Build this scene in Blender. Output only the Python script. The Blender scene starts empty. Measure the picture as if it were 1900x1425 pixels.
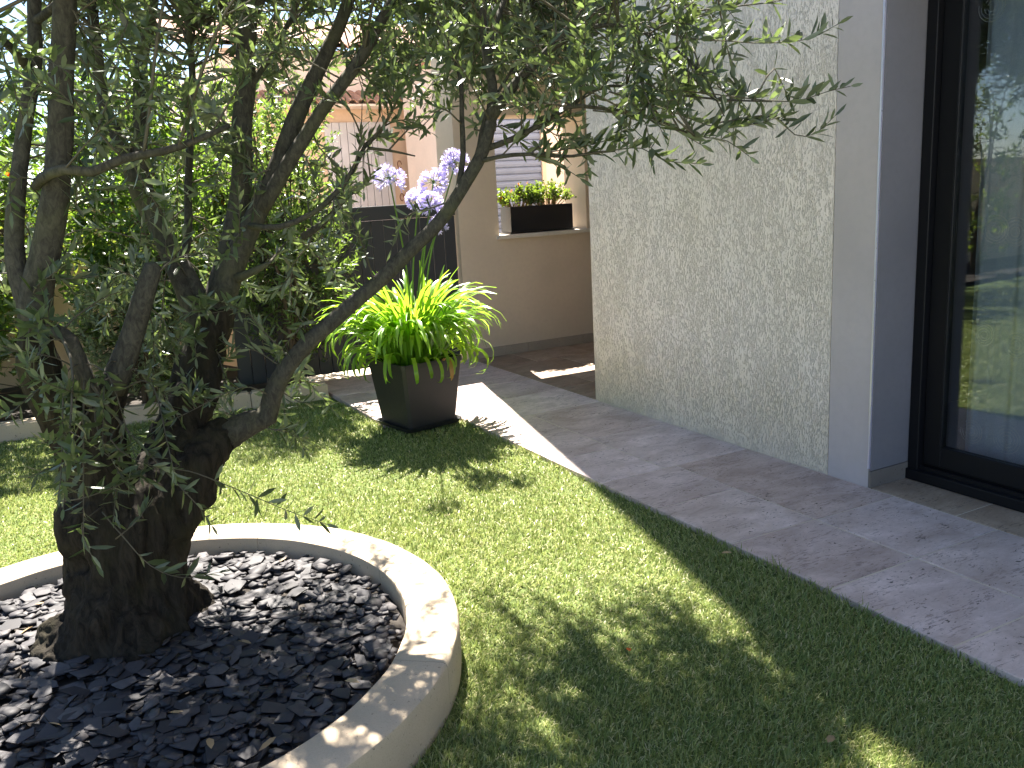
import bpy, bmesh, math, random
import numpy as np
from mathutils import Vector, Matrix, noise as mnoise

random.seed(11); rng = np.random.default_rng(11)
scn = bpy.context.scene
C = scn.collection

# ------------------------------------------------------------------ camera
CH = 1.5                                    # eye height
PITCH, ROLL, YAW, FPX = 0.21589, -0.05493, 0.48180, 1629.1
W0, H0 = 1900.0, 1425.0
def cam_axes(p, r, y):
    f = np.array([math.sin(y)*math.cos(p), math.cos(y)*math.cos(p), -math.sin(p)])
    rt = np.array([math.cos(y), -math.sin(y), 0.0]); up = np.cross(rt, f)
    c, s = math.cos(r), math.sin(r)
    return np.array([c*rt+s*up, -s*rt+c*up, f])
CAM = cam_axes(PITCH, ROLL, YAW)
cd = bpy.data.cameras.new('camera'); co = bpy.data.objects.new('camera', cd); C.objects.link(co)
cd.sensor_fit = 'HORIZONTAL'; cd.sensor_width = 36.0; cd.lens = FPX/W0*36.0
cd.clip_start = 0.05; cd.clip_end = 2000
R_, U_, F_ = CAM
co.matrix_world = Matrix(((R_[0], U_[0], -F_[0], 0), (R_[1], U_[1], -F_[1], 0), (R_[2], U_[2], -F_[2], CH), (0, 0, 0, 1)))
scn.camera = co

# ------------------------------------------------------------------ light
SUN_EL = math.radians(53.5)
SUN_AZ = math.atan2(0.252, 1.0)             # from +Y towards +X
SUN = np.array([math.sin(SUN_AZ)*math.cos(SUN_EL), math.cos(SUN_AZ)*math.cos(SUN_EL), math.sin(SUN_EL)])
w = bpy.data.worlds.new('World'); scn.world = w; w.use_nodes = True
nt = w.node_tree; sky = nt.nodes.new('ShaderNodeTexSky'); sky.sky_type = 'NISHITA'; sky.sun_disc = False
sky.sun_elevation = SUN_EL; sky.sun_rotation = SUN_AZ
sky.air_density = 0.8; sky.dust_density = 0.2; sky.ozone_density = 1.0
bg = nt.nodes['Background']; bg.inputs['Strength'].default_value = 0.05
nt.links.new(sky.outputs[0], bg.inputs[0])
sl = bpy.data.lights.new('sun', 'SUN'); so = bpy.data.objects.new('sun', sl); C.objects.link(so)
sl.energy = 5.0; sl.angle = math.radians(0.55); sl.color = (1.0, 0.94, 0.84)
so.rotation_euler = Vector((-SUN[0], -SUN[1], -SUN[2])).to_track_quat('-Z', 'Y').to_euler()
so.location = (4, 14, 16)
vs = scn.view_settings; vs.view_transform = 'Standard'; vs.look = 'None'; vs.gamma = 1.0; vs.exposure = 2.62
vs.use_curve_mapping = False
scn.cycles.use_denoising = True
scn.cycles.max_bounces = 10; scn.cycles.diffuse_bounces = 5; scn.cycles.transmission_bounces = 6; scn.cycles.transparent_max_bounces = 12

# ------------------------------------------------------------------ pixel helpers
def ray(x, y):
    return CAM.T @ np.array([(x-W0/2)/FPX, -(y-H0/2)/FPX, 1.0])
def PY(x, y, Y):
    d = ray(x, y); return np.array([0, 0, CH]) + d*(Y/d[1])
def PX(x, y, X):
    d = ray(x, y); return np.array([0, 0, CH]) + d*(X/d[0])
def PG(x, y, z=0.0):
    d = ray(x, y); return np.array([0, 0, CH]) + d*((z-CH)/d[2])
def proj(p):
    c = (np.asarray(p) - np.array([0, 0, CH])) @ CAM.T
    c = np.atleast_2d(c)
    return np.stack([W0/2+FPX*c[:, 0]/c[:, 2], H0/2-FPX*c[:, 1]/c[:, 2], c[:, 2]], 1)

# ------------------------------------------------------------------ materials
def mat(name):
    m = bpy.data.materials.new(name); m.use_nodes = True
    n = m.node_tree; b = n.nodes['Principled BSDF']
    return m, n, b
def nd(n, t, **kw):
    x = n.nodes.new(t)
    for k, v in kw.items():
        if k in x.inputs: x.inputs[k].default_value = v
        else: setattr(x, k, v)
    return x
def ramp(n, src, stops):
    r = n.nodes.new('ShaderNodeValToRGB'); e = r.color_ramp.elements
    while len(e) < len(stops): e.new(0.5)
    for el, (p, c) in zip(e, stops):
        el.position = p; el.color = (c[0], c[1], c[2], 1) if hasattr(c, '__len__') else (c, c, c, 1)
    n.links.new(src, r.inputs[0]); return r
def mixc(n, fac, a, b, mode='MIX'):
    x = n.nodes.new('ShaderNodeMix'); x.data_type = 'RGBA'; x.blend_type = mode
    for s, v in ((0, fac), (6, a), (7, b)):
        if isinstance(v, bpy.types.NodeSocket): n.links.new(v, x.inputs[s])
        elif hasattr(v, '__len__'): x.inputs[s].default_value = (v[0], v[1], v[2], 1)
        else: x.inputs[s].default_value = v
    return x.outputs[2]
def coords(n, scale=(1, 1, 1), kind='Object'):
    tc = n.nodes.new('ShaderNodeTexCoord'); mp = n.nodes.new('ShaderNodeMapping')
    mp.inputs['Scale'].default_value = scale; n.links.new(tc.outputs[kind], mp.inputs[0]); return mp.outputs[0]
def world_coords(n, scale=(1, 1, 1)):
    g = n.nodes.new('ShaderNodeNewGeometry'); mp = n.nodes.new('ShaderNodeMapping')
    mp.inputs['Scale'].default_value = scale; n.links.new(g.outputs['Position'], mp.inputs[0]); return mp.outputs[0]
def noise_tex(n, vec, scale, detail=4, rough=0.55, dist=0.0):
    x = nd(n, 'ShaderNodeTexNoise', Scale=scale, Detail=detail, Roughness=rough, Distortion=dist)
    n.links.new(vec, x.inputs['Vector']); return x.outputs['Fac']
def bump(n, b, h, strength=0.3, dist=0.01, prev=None):
    x = nd(n, 'ShaderNodeBump', Strength=strength, Distance=dist); n.links.new(h, x.inputs['Height'])
    if prev is not None: n.links.new(prev, x.inputs['Normal'])
    if b is not None: n.links.new(x.outputs[0], b.inputs['Normal'])
    return x.outputs[0]

def plaster(name, col, fine=260, amt=0.25):
    m, n, b = mat(name); v = world_coords(n)
    big = noise_tex(n, v, 1.6, 5); sm = noise_tex(n, v, fine, 3, 0.6); mid = noise_tex(n, v, 28, 4)
    c1 = mixc(n, ramp(n, big, [(0.3, 0.0), (0.7, 1.0)]).outputs[0], [k*0.9 for k in col], [min(1, k*1.05) for k in col])
    c2 = mixc(n, ramp(n, mid, [(0.45, 0.0), (0.8, 0.35)]).outputs[0], c1, [k*0.82 for k in col])
    n.links.new(c2, b.inputs['Base Color']); b.inputs['Roughness'].default_value = 0.9
    b.inputs['Specular IOR Level'].default_value = 0.2
    bump(n, b, sm, amt, 0.004); return m

def roughcast(name, col):
    # dragged roughcast render: short vertical scratches torn out of a flat coat
    m, n, b = mat(name)
    v = world_coords(n, (1, 1, 0.30)); vb = world_coords(n)
    wob = noise_tex(n, vb, 9, 3)
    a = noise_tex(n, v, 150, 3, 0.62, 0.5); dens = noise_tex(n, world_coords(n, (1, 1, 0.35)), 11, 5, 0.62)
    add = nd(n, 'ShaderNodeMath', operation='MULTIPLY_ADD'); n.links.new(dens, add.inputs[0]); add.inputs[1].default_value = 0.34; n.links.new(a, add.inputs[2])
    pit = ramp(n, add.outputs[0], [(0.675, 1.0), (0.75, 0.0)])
    fine = noise_tex(n, vb, 300, 2)
    stain = noise_tex(n, world_coords(n, (1, 1, 0.6)), 1.3, 5)
    base = mixc(n, ramp(n, stain, [(0.3, 0.0), (0.72, 1.0)]).outputs[0], [col[0]*0.93, col[1]*0.92, col[2]*0.87], col)
    # lichen tint along the foot of the wall
    sp = nd(n, 'ShaderNodeSeparateXYZ'); gg = n.nodes.new('ShaderNodeNewGeometry'); n.links.new(gg.outputs['Position'], sp.inputs[0])
    zz = nd(n, 'ShaderNodeMath', operation='MULTIPLY_ADD'); n.links.new(wob, zz.inputs[0]); zz.inputs[1].default_value = -0.5; n.links.new(sp.outputs[2], zz.inputs[2])
    foot = ramp(n, zz.outputs[0], [(0.0, 0.55), (0.32, 0.0)]).outputs[0]
    base = mixc(n, foot, base, (col[0]*0.74, col[1]*0.71, col[2]*0.55))
    cc = mixc(n, pit.outputs[0], mixc(n, 0.42, base, [col[0]*0.60, col[1]*0.59, col[2]*0.53]), base)  # shadow inside the scratches is painted in as a darker tone
    n.links.new(cc, b.inputs['Base Color']); b.inputs['Roughness'].default_value = 0.92; b.inputs['Specular IOR Level'].default_value = 0.15
    h = nd(n, 'ShaderNodeMath', operation='MULTIPLY_ADD'); n.links.new(fine, h.inputs[0]); h.inputs[1].default_value = 0.12; n.links.new(pit.outputs[0], h.inputs[2])
    bump(n, b, h.outputs[0], 0.8, 0.005); return m

def travertine(name, col):
    m, n, b = mat(name); oi = n.nodes.new('ShaderNodeObjectInfo')
    tc = n.nodes.new('ShaderNodeNewGeometry'); off = nd(n, 'ShaderNodeVectorMath', operation='SCALE'); off.inputs['Scale'].default_value = 37.0
    comb = nd(n, 'ShaderNodeCombineXYZ'); n.links.new(oi.outputs['Random'], comb.inputs[0]); n.links.new(oi.outputs['Random'], comb.inputs[1]); n.links.new(comb.outputs[0], off.inputs[0])
    ad = nd(n, 'ShaderNodeVectorMath', operation='ADD'); n.links.new(tc.outputs['Position'], ad.inputs[0]); n.links.new(off.outputs[0], ad.inputs[1])
    mp = nd(n, 'ShaderNodeMapping'); mp.inputs['Scale'].default_value = (0.75, 1.25, 1); mp.inputs['Rotation'].default_value = (0, 0, 0.15); n.links.new(ad.outputs[0], mp.inputs[0]); v = mp.outputs[0]
    cloud = noise_tex(n, v, 5, 6, 0.6, 0.7); vein = noise_tex(n, v, 17, 6, 0.7, 1.2); pit = noise_tex(n, v, 62, 3, 0.6, 0.6); pm = noise_tex(n, v, 7, 3)
    c = mixc(n, ramp(n, cloud, [(0.3, 0), (0.72, 1)]).outputs[0], [col[0]*0.70, col[1]*0.66, col[2]*0.62], [min(1, k*1.2) for k in col])
    c = mixc(n, ramp(n, vein, [(0.46, 0.0), (0.53, 0.26), (0.60, 0.0)]).outputs[0], c, (col[0]*0.66, col[1]*0.58, col[2]*0.5))
    pa = nd(n, 'ShaderNodeMath', operation='MULTIPLY_ADD'); n.links.new(pm, pa.inputs[0]); pa.inputs[1].default_value = 0.35; n.links.new(pit, pa.inputs[2])
    pr = ramp(n, pa.outputs[0], [(0.835, 0.0), (0.865, 1.0)])
    mp2 = nd(n, 'ShaderNodeMapping'); mp2.inputs['Scale'].default_value = (0.5, 2.2, 1); mp2.inputs['Rotation'].default_value = (0, 0, 0.25); n.links.new(ad.outputs[0], mp2.inputs[0])
    st = noise_tex(n, mp2.outputs[0], 46, 3, 0.7, 0.5); sm_ = noise_tex(n, mp2.outputs[0], 6, 4)
    sa = nd(n, 'ShaderNodeMath', operation='MULTIPLY_ADD'); n.links.new(sm_, sa.inputs[0]); sa.inputs[1].default_value = 0.5; n.links.new(st, sa.inputs[2])
    c = mixc(n, ramp(n, sa.outputs[0], [(0.83, 0.0), (0.90, 0.6)]).outputs[0], c, (col[0]*0.34, col[1]*0.31, col[2]*0.29))
    c = mixc(n, pr.outputs[0], c, (0.10, 0.085, 0.07))
    tint = ramp(n, oi.outputs['Random'], [(0.0, (0.78, 0.72, 0.66)), (0.3, (1.0, 0.98, 0.95)), (0.55, (0.84, 0.80, 0.77)), (0.8, (1.08, 1.07, 1.06)), (1.0, (0.92, 0.88, 0.84))])
    c = mixc(n, 1.0, c, tint.outputs[0], 'MULTIPLY')
    n.links.new(c, b.inputs['Base Color']); b.inputs['Roughness'].default_value = 0.62
    b.inputs['Specular IOR Level'].default_value = 0.3
    inv = nd(n, 'ShaderNodeMath', operation='SUBTRACT'); inv.inputs[0].default_value = 1.0; n.links.new(pr.outputs[0], inv.inputs[1])
    q = bump(n, None, vein, 0.08, 0.003); bump(n, b, inv.outputs[0], 0.5, 0.004, q); return m

def stone(name, col, sc=1.0):
    m, n, b = mat(name); v = world_coords(n)
    a = noise_tex(n, v, 3.5*sc, 6, 0.6); g = noise_tex(n, v, 240*sc, 3, 0.7); p = noise_tex(n, v, 75*sc, 3, 0.6)
    c = mixc(n, ramp(n, a, [(0.3, 0), (0.7, 1)]).outputs[0], [k*0.84 for k in col], [min(1, k*1.06) for k in col])
    c = mixc(n, ramp(n, g, [(0.3, 0.35), (0.55, 0)]).outputs[0], c, [k*0.6 for k in col])
    pr = ramp(n, p, [(0.66, 0.0), (0.71, 1.0)])
    c = mixc(n, pr.outputs[0], c, [k*0.4 for k in col])
    n.links.new(c, b.inputs['Base Color']); b.inputs['Roughness'].default_value = 0.88; b.inputs['Specular IOR Level'].default_value = 0.2
    bump(n, b, g, 0.3, 0.003); return m

def plain(name, col, rough=0.5, metal=0.0, grain=60, amt=0.06, spec=0.5):
    m, n, b = mat(name); v = world_coords(n); g = noise_tex(n, v, grain, 4); s = noise_tex(n, v, 2.2, 5)
    c = mixc(n, ramp(n, s, [(0.3, 0), (0.7, 1)]).outputs[0], [k*0.88 for k in col], [min(1, k*1.08) for k in col])
    n.links.new(c, b.inputs['Base Color']); b.inputs['Metallic'].default_value = metal; b.inputs['Specular IOR Level'].default_value = spec
    rr = ramp(n, g, [(0.3, max(0, rough-0.08)), (0.7, min(1, rough+0.08))]); n.links.new(rr.outputs[0], b.inputs['Roughness'])
    bump(n, b, g, amt, 0.002); return m

def leaf_mat(name, top, under, trans, tf=0.4, rough=0.38, hue=0.25, attr=None, spec=0.5):
    m, n, b = mat(name)
    out = n.nodes['Material Output']
    geo = n.nodes.new('ShaderNodeNewGeometry'); oi = n.nodes.new('ShaderNodeObjectInfo')
    if attr:
        at = n.nodes.new('ShaderNodeAttribute'); at.attribute_name = attr; rnd = at.outputs['Fac']
    else: rnd = oi.outputs['Random']
    v = world_coords(n); big = noise_tex(n, v, 2.5, 3)
    mixr = nd(n, 'ShaderNodeMath', operation='MULTIPLY_ADD'); n.links.new(big, mixr.inputs[0]); mixr.inputs[1].default_value = 0.6; 
    hf = nd(n, 'ShaderNodeMath', operation='MULTIPLY'); n.links.new(rnd, hf.inputs[0]); hf.inputs[1].default_value = 0.5
    n.links.new(hf.outputs[0], mixr.inputs[2])
    k = ramp(n, mixr.outputs[0], [(0.15, 1-hue*1.6), (0.85, 1+hue*1.6)])
    base = mixc(n, geo.outputs['Backfacing'], top, under)
    base = mixc(n, 1.0, base, k.outputs[0], 'MULTIPLY')
    n.links.new(base, b.inputs['Base Color']); b.inputs['Roughness'].default_value = rough; b.inputs['Specular IOR Level'].default_value = spec
    tr = n.nodes.new('ShaderNodeBsdfTranslucent'); tcol = mixc(n, 1.0, trans, k.outputs[0], 'MULTIPLY'); n.links.new(tcol, tr.inputs[0])
    mx = n.nodes.new('ShaderNodeMixShader'); mx.inputs[0].default_value = tf
    n.links.new(b.outputs[0], mx.inputs[1]); n.links.new(tr.outputs[0], mx.inputs[2]); n.links.new(mx.outputs[0], out.inputs[0])
    return m

def bark(name, dark, light, sc=1.0, amt=0.8, streak=0.25):
    m, n, b = mat(name); v = world_coords(n, (1, 1, streak)); vb = world_coords(n)
    f = noise_tex(n, v, 38*sc, 6, 0.7, 0.8); p = noise_tex(n, vb, 5, 5, 0.6); g = noise_tex(n, vb, 150, 3)
    c = mixc(n, ramp(n, f, [(0.35, 0), (0.68, 1)]).outputs[0], dark, light)
    c = mixc(n, ramp(n, p, [(0.5, 0), (0.68, 0.6)]).outputs[0], c, (light[0]*0.95, light[1]*1.05, light[2]*0.7))
    n.links.new(c, b.inputs['Base Color']); b.inputs['Roughness'].default_value = 0.9; b.inputs['Specular IOR Level'].default_value = 0.15
    q = bump(n, None, f, amt, 0.012); bump(n, b, g, 0.3, 0.003, q); return m

M = {}
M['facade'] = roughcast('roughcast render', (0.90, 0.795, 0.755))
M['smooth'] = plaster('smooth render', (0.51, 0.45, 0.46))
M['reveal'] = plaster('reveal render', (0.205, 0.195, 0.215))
M['porch'] = plaster('porch render', (0.62, 0.50, 0.38), 140, 0.5)
M['sill'] = stone('sill stone', (0.66, 0.60, 0.52))
M['tile'] = travertine('travertine', (0.66, 0.555, 0.54))
M['noce'] = travertine('brown travertine', (0.40, 0.31, 0.235))
M['skirt'] = stone('travertine skirting', (0.38, 0.31, 0.245)); M['skirt2'] = stone('reveal skirting', (0.21, 0.18, 0.16))
M['grout'] = stone('grout', (0.66, 0.56, 0.44))
M['kerb'] = stone('reconstituted stone kerb', (0.54, 0.435, 0.32))
M['trim'] = plain('galvanised trim', (0.72, 0.70, 0.86), 0.35, 0.6)
M['alu'] = plain('black aluminium', (0.008, 0.008, 0.010), 0.5, 0.0, 200, 0.04, 0.22)
M['gate'] = plain('anthracite gate', (0.035, 0.036, 0.040), 0.5, 0.0, 90, 0.05)
M['pot'] = plain('anthracite pot', (0.026, 0.025, 0.025), 0.55, 0.0, 130, 0.06)
M['box'] = plain('black planter', (0.012, 0.012, 0.013), 0.35, 0.0, 120, 0.04)
M['soil'] = stone('potting soil', (0.05, 0.035, 0.025), 0.6)
M['ground'] = stone('pale gravel ground', (0.50, 0.44, 0.36), 0.3)
M['bed'] = stone('dark bed soil', (0.05, 0.042, 0.036), 0.5)
M['bark'] = bark('old olive bark', (0.009, 0.0075, 0.006), (0.046, 0.038, 0.028), 0.8, 0.9)
M['limb'] = bark('olive limb bark', (0.034, 0.032, 0.027), (0.098, 0.090, 0.070), 1.6, 0.35, 0.5)
M['twig'] = plain('olive twig', (0.11, 0.098, 0.072), 0.8, 0, 200, 0.2, 0.2)
M['stem'] = plain('shrub stem', (0.09, 0.065, 0.045), 0.85, 0, 120, 0.3, 0.2)
M['drystem'] = plain('dry stem', (0.30, 0.20, 0.08), 0.8, 0, 120, 0.2, 0.2)
M['olive'] = leaf_mat('olive leaf', (0.054, 0.075, 0.036), (0.155, 0.18, 0.125), (0.16, 0.225, 0.055), 0.33, 0.36, 0.3, None, 0.6)
M['olive_far'] = leaf_mat('olive leaf mass', (0.054, 0.075, 0.036), (0.155, 0.18, 0.125), (0.16, 0.225, 0.055), 0.33, 0.36, 0.3, 'rnd', 0.6)
M['olive_dry'] = leaf_mat('dry olive leaf', (0.42, 0.29, 0.15), (0.45, 0.34, 0.2), (0.4, 0.25, 0.1), 0.2, 0.6, 0.2)
def shrub_mats(key, top, under, trans, tf, rough=0.33):
    M[key] = leaf_mat(key+' leaf', top, under, trans, tf, rough, 0.32)
    M[key+'_far'] = leaf_mat(key+' leaf mass', top, under, trans, tf, rough, 0.32, 'rnd')
shrub_mats('laurel', (0.035, 0.070, 0.020), (0.075, 0.115, 0.040), (0.20, 0.34, 0.03), 0.36)
shrub_mats('pittosporum', (0.060, 0.095, 0.030), (0.10, 0.14, 0.06), (0.22, 0.34, 0.045), 0.38)
shrub_mats('golden', (0.09, 0.13, 0.025), (0.12, 0.16, 0.05), (0.30, 0.38, 0.04), 0.34)
shrub_mats('sage', (0.15, 0.18, 0.10), (0.27, 0.30, 0.20), (0.30, 0.38, 0.12), 0.36, 0.38)
shrub_mats('boxleaf', (0.055, 0.10, 0.02), (0.09, 0.14, 0.045), (0.25, 0.36, 0.03), 0.38)
M['agap'] = leaf_mat('agapanthus leaf', (0.085, 0.17, 0.016), (0.12, 0.22, 0.03), (0.36, 0.60, 0.035), 0.48, 0.30, 0.26)
M['agap_old'] = leaf_mat('withered strap leaf', (0.36, 0.20, 0.05), (0.38, 0.22, 0.06), (0.5, 0.24, 0.05), 0.3, 0.5, 0.1)
M['scape'] = leaf_mat('flower stalk', (0.10, 0.18, 0.03), (0.10, 0.18, 0.03), (0.2, 0.35, 0.05), 0.2, 0.4, 0.1)
M['petal'] = leaf_mat('lilac petal', (0.56, 0.51, 0.76), (0.63, 0.58, 0.82), (0.66, 0.60, 0.88), 0.45, 0.5, 0.32, 'rnd')
M['orange'] = leaf_mat('orange petal', (0.75, 0.20, 0.02), (0.75, 0.25, 0.03), (0.9, 0.3, 0.03), 0.4, 0.5, 0.1)
M['redleaf'] = leaf_mat('red young leaf', (0.55, 0.10, 0.02), (0.5, 0.14, 0.04), (0.9, 0.16, 0.02), 0.5, 0.4, 0.15)
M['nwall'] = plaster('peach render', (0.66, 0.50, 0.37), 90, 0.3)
M['nwall2'] = plaster('pink render', (0.74, 0.62, 0.54), 90, 0.3)
M['nshut'] = plain('white shutter paint', (0.50, 0.50, 0.53), 0.5, 0, 60, 0.05)
M['nroll'] = plain('grey blue slat', (0.15, 0.18, 0.26), 0.45, 0, 60, 0.04)
M['rooftile'] = stone('terracotta roof tile', (0.42, 0.25, 0.18), 0.5)
M['iron'] = plain('iron hook', (0.20, 0.08, 0.05), 0.6)
M['interior'] = plain('interior wall', (0.18, 0.18, 0.19), 0.9)

def slate_mat():
    m, n, b = mat('slate'); oi = n.nodes.new('ShaderNodeObjectInfo'); at = n.nodes.new('ShaderNodeAttribute'); at.attribute_name = 'rnd'
    ad = nd(n, 'ShaderNodeMath', operation='ADD'); n.links.new(oi.outputs['Random'], ad.inputs[0]); n.links.new(at.outputs['Fac'], ad.inputs[1])
    fr = nd(n, 'ShaderNodeMath', operation='FRACT'); n.links.new(ad.outputs[0], fr.inputs[0])
    v = world_coords(n); a = noise_tex(n, v, 45, 5, 0.6); g = noise_tex(n, v, 260, 3)
    c = ramp(n, fr.outputs[0], [(0.0, (0.032, 0.030, 0.032)), (0.4, (0.047, 0.044, 0.047)), (0.75, (0.066, 0.061, 0.065)), (1.0, (0.11, 0.10, 0.10))]).outputs[0]
    c = mixc(n, ramp(n, a, [(0.35, 0.5), (0.6, 0.0)]).outputs[0], c, (0.028, 0.028, 0.035))
    n.links.new(c, b.inputs['Base Color']); b.inputs['Roughness'].default_value = 0.62; b.inputs['Specular IOR Level'].default_value = 0.25
    q = bump(n, None, a, 0.22, 0.002); bump(n, b, g, 0.15, 0.001, q); return m
M['slate'] = slate_mat()
def turf_mat():
    m, n, b = mat('turf blade'); out = n.nodes['Material Output']
    at = n.nodes.new('ShaderNodeAttribute'); at.attribute_name = 'rnd'
    v = world_coords(n); big = noise_tex(n, v, 5, 4)
    c = ramp(n, at.outputs['Fac'], [(0.0, (0.10, 0.155, 0.036)), (0.35, (0.215, 0.285, 0.072)), (0.62, (0.34, 0.39, 0.125)), (0.80, (0.50, 0.51, 0.23)), (1.0, (0.70, 0.63, 0.38))]).outputs[0]
    c = mixc(n, ramp(n, big, [(0.35, 0.0), (0.7, 0.35)]).outputs[0], c, (0.31, 0.32, 0.10))
    n.links.new(c, b.inputs['Base Color']); b.inputs['Roughness'].default_value = 0.42; b.inputs['Specular IOR Level'].default_value = 0.5
    tr = n.nodes.new('ShaderNodeBsdfTranslucent'); n.links.new(c, tr.inputs[0]); mx = n.nodes.new('ShaderNodeMixShader'); mx.inputs[0].default_value = 0.36
    n.links.new(b.outputs[0], mx.inputs[1]); n.links.new(tr.outputs[0], mx.inputs[2]); n.links.new(mx.outputs[0], out.inputs[0]); return m
M['turf'] = turf_mat()
def turf_base():
    m, n, b = mat('turf backing'); v = world_coords(n); a = noise_tex(n, v, 180, 4, 0.7); g = noise_tex(n, v, 5, 4)
    c = ramp(n, a, [(0.25, (0.05, 0.075, 0.025)), (0.6, (0.14, 0.18, 0.06)), (0.8, (0.26, 0.27, 0.12))]).outputs[0]
    n.links.new(c, b.inputs['Base Color']); b.inputs['Roughness'].default_value = 0.95; b.inputs['Specular IOR Level'].default_value = 0.1
    bump(n, b, a, 0.8, 0.01); return m
M['turfbase'] = turf_base()
def glass_mat():
    m, n, b = mat('window glass'); out = n.nodes['Material Output']; n.nodes.remove(b)
    tr = n.nodes.new('ShaderNodeBsdfTransparent'); tr.inputs[0].default_value = (0.90, 0.93, 0.95, 1); gl = n.nodes.new('ShaderNodeBsdfGlossy'); gl.inputs['Roughness'].default_value = 0.012
    gl.inputs[0].default_value = (0.95, 0.97, 1.0, 1)
    fr = nd(n, 'ShaderNodeFresnel', IOR=1.55); mx = n.nodes.new('ShaderNodeMixShader')
    n.links.new(fr.outputs[0], mx.inputs[0]); n.links.new(tr.outputs[0], mx.inputs[1]); n.links.new(gl.outputs[0], mx.inputs[2]); n.links.new(mx.outputs[0], out.inputs[0]); return m
M['glass'] = glass_mat()
def curtain_mat(name, col, op):
    m, n, b = mat(name); out = n.nodes['Material Output']; n.nodes.remove(b)
    d = n.nodes.new('ShaderNodeBsdfDiffuse'); d.inputs[0].default_value = (*col, 1); t = n.nodes.new('ShaderNodeBsdfTransparent')
    v = world_coords(n, (1, 1, 1)); g = noise_tex(n, v, 400, 2); r = ramp(n, g, [(0.3, max(0, op-0.1)), (0.7, min(1, op+0.1))])
    mx = n.nodes.new('ShaderNodeMixShader'); n.links.new(r.outputs[0], mx.inputs[0]); n.links.new(t.outputs[0], mx.inputs[1]); n.links.new(d.outputs[0], mx.inputs[2]); n.links.new(mx.outputs[0], out.inputs[0]); return m
M['curtain'] = curtain_mat('sheer curtain', (0.62, 0.70, 0.82), 0.55)
M['swirl'] = curtain_mat('curtain embroidery', (0.9, 0.92, 0.95), 0.5)

# ------------------------------------------------------------------ object helpers
def link(name, me, m=None, parent=None, smooth=False):
    o = bpy.data.objects.new(name, me); C.objects.link(o)
    if m is not None and not me.materials: me.materials.append(m)
    if parent is not None: o.parent = parent
    if smooth and len(me.polygons): me.polygons.foreach_set('use_smooth', [True]*len(me.polygons))
    return o
def empty(name, loc, label, cat, group=None, rz=0):
    o = bpy.data.objects.new(name, None); C.objects.link(o); o.location = loc; o.rotation_euler.z = rz
    o.empty_display_size = 0.1; tag(o, label, cat, group); return o
def tag(o, label=None, cat=None, group=None, kind=None):
    if label: o['label'] = label
    if cat: o['category'] = cat
    if group: o['group'] = group
    if kind: o['kind'] = kind
    return o
def rel(o, parent):
    # keep world placement when parenting to a moved empty (translation / z rotation only)
    bpy.context.view_layer.update()
    o.parent = parent; o.matrix_parent_inverse = parent.matrix_world.inverted()
    return o
def npmesh(name, V, F, rnd=None):
    me = bpy.data.meshes.new(name); V = np.asarray(V, np.float32); F = np.asarray(F, np.int32); k = F.shape[1]
    me.vertices.add(len(V)); me.vertices.foreach_set('co', V.ravel())
    me.loops.add(F.size); me.loops.foreach_set('vertex_index', F.ravel())
    me.polygons.add(len(F)); me.polygons.foreach_set('loop_start', np.arange(0, F.size, k, dtype=np.int32))
    if rnd is not None:
        a = me.attributes.new('rnd', 'FLOAT', 'POINT'); a.data.foreach_set('value', np.asarray(rnd, np.float32))
    me.update(calc_edges=True); return me
def box_bm(bm, x0, x1, y0, y1, z0, z1):
    v = [bm.verts.new((x, y, z)) for z in (z0, z1) for x, y in ((x0, y0), (x1, y0), (x1, y1), (x0, y1))]
    for f in ((3, 2, 1, 0), (4, 5, 6, 7), (0, 1, 5, 4), (1, 2, 6, 5), (2, 3, 7, 6), (3, 0, 4, 7)): bm.faces.new([v[i] for i in f])
def bm_obj(name, bm, m, parent=None, bevel=0, seg=2, smooth=False):
    if bevel: bmesh.ops.bevel(bm, geom=list(bm.edges), offset=bevel, segments=seg, affect='EDGES', profile=0.6)
    me = bpy.data.meshes.new(name); bm.to_mesh(me); bm.free()
    return link(name, me, m, parent, smooth)
def box(name, x0, x1, y0, y1, z0, z1, m, parent=None, bevel=0.0, seg=2):
    bm = bmesh.new(); box_bm(bm, x0, x1, y0, y1, z0, z1); return bm_obj(name, bm, m, parent, bevel, seg)
def resample(pts, rad, step):
    P = np.array(pts, float); Rr = np.array(rad, float); out = []; ro = []
    Pe = np.vstack([2*P[0]-P[1], P, 2*P[-1]-P[-2]])
    for i in range(len(P)-1):
        p0, p1, p2, p3 = Pe[i], Pe[i+1], Pe[i+2], Pe[i+3]; k = max(1, int(np.linalg.norm(p2-p1)/step))
        for j in range(k):
            t = j/k; t2 = t*t; t3 = t2*t
            out.append(0.5*((2*p1)+(-p0+p2)*t+(2*p0-5*p1+4*p2-p3)*t2+(-p0+3*p1-3*p2+p3)*t3)); ro.append(Rr[i]*(1-t)+Rr[i+1]*t)
    out.append(P[-1]); ro.append(Rr[-1]); return np.array(out), np.array(ro)
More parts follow.
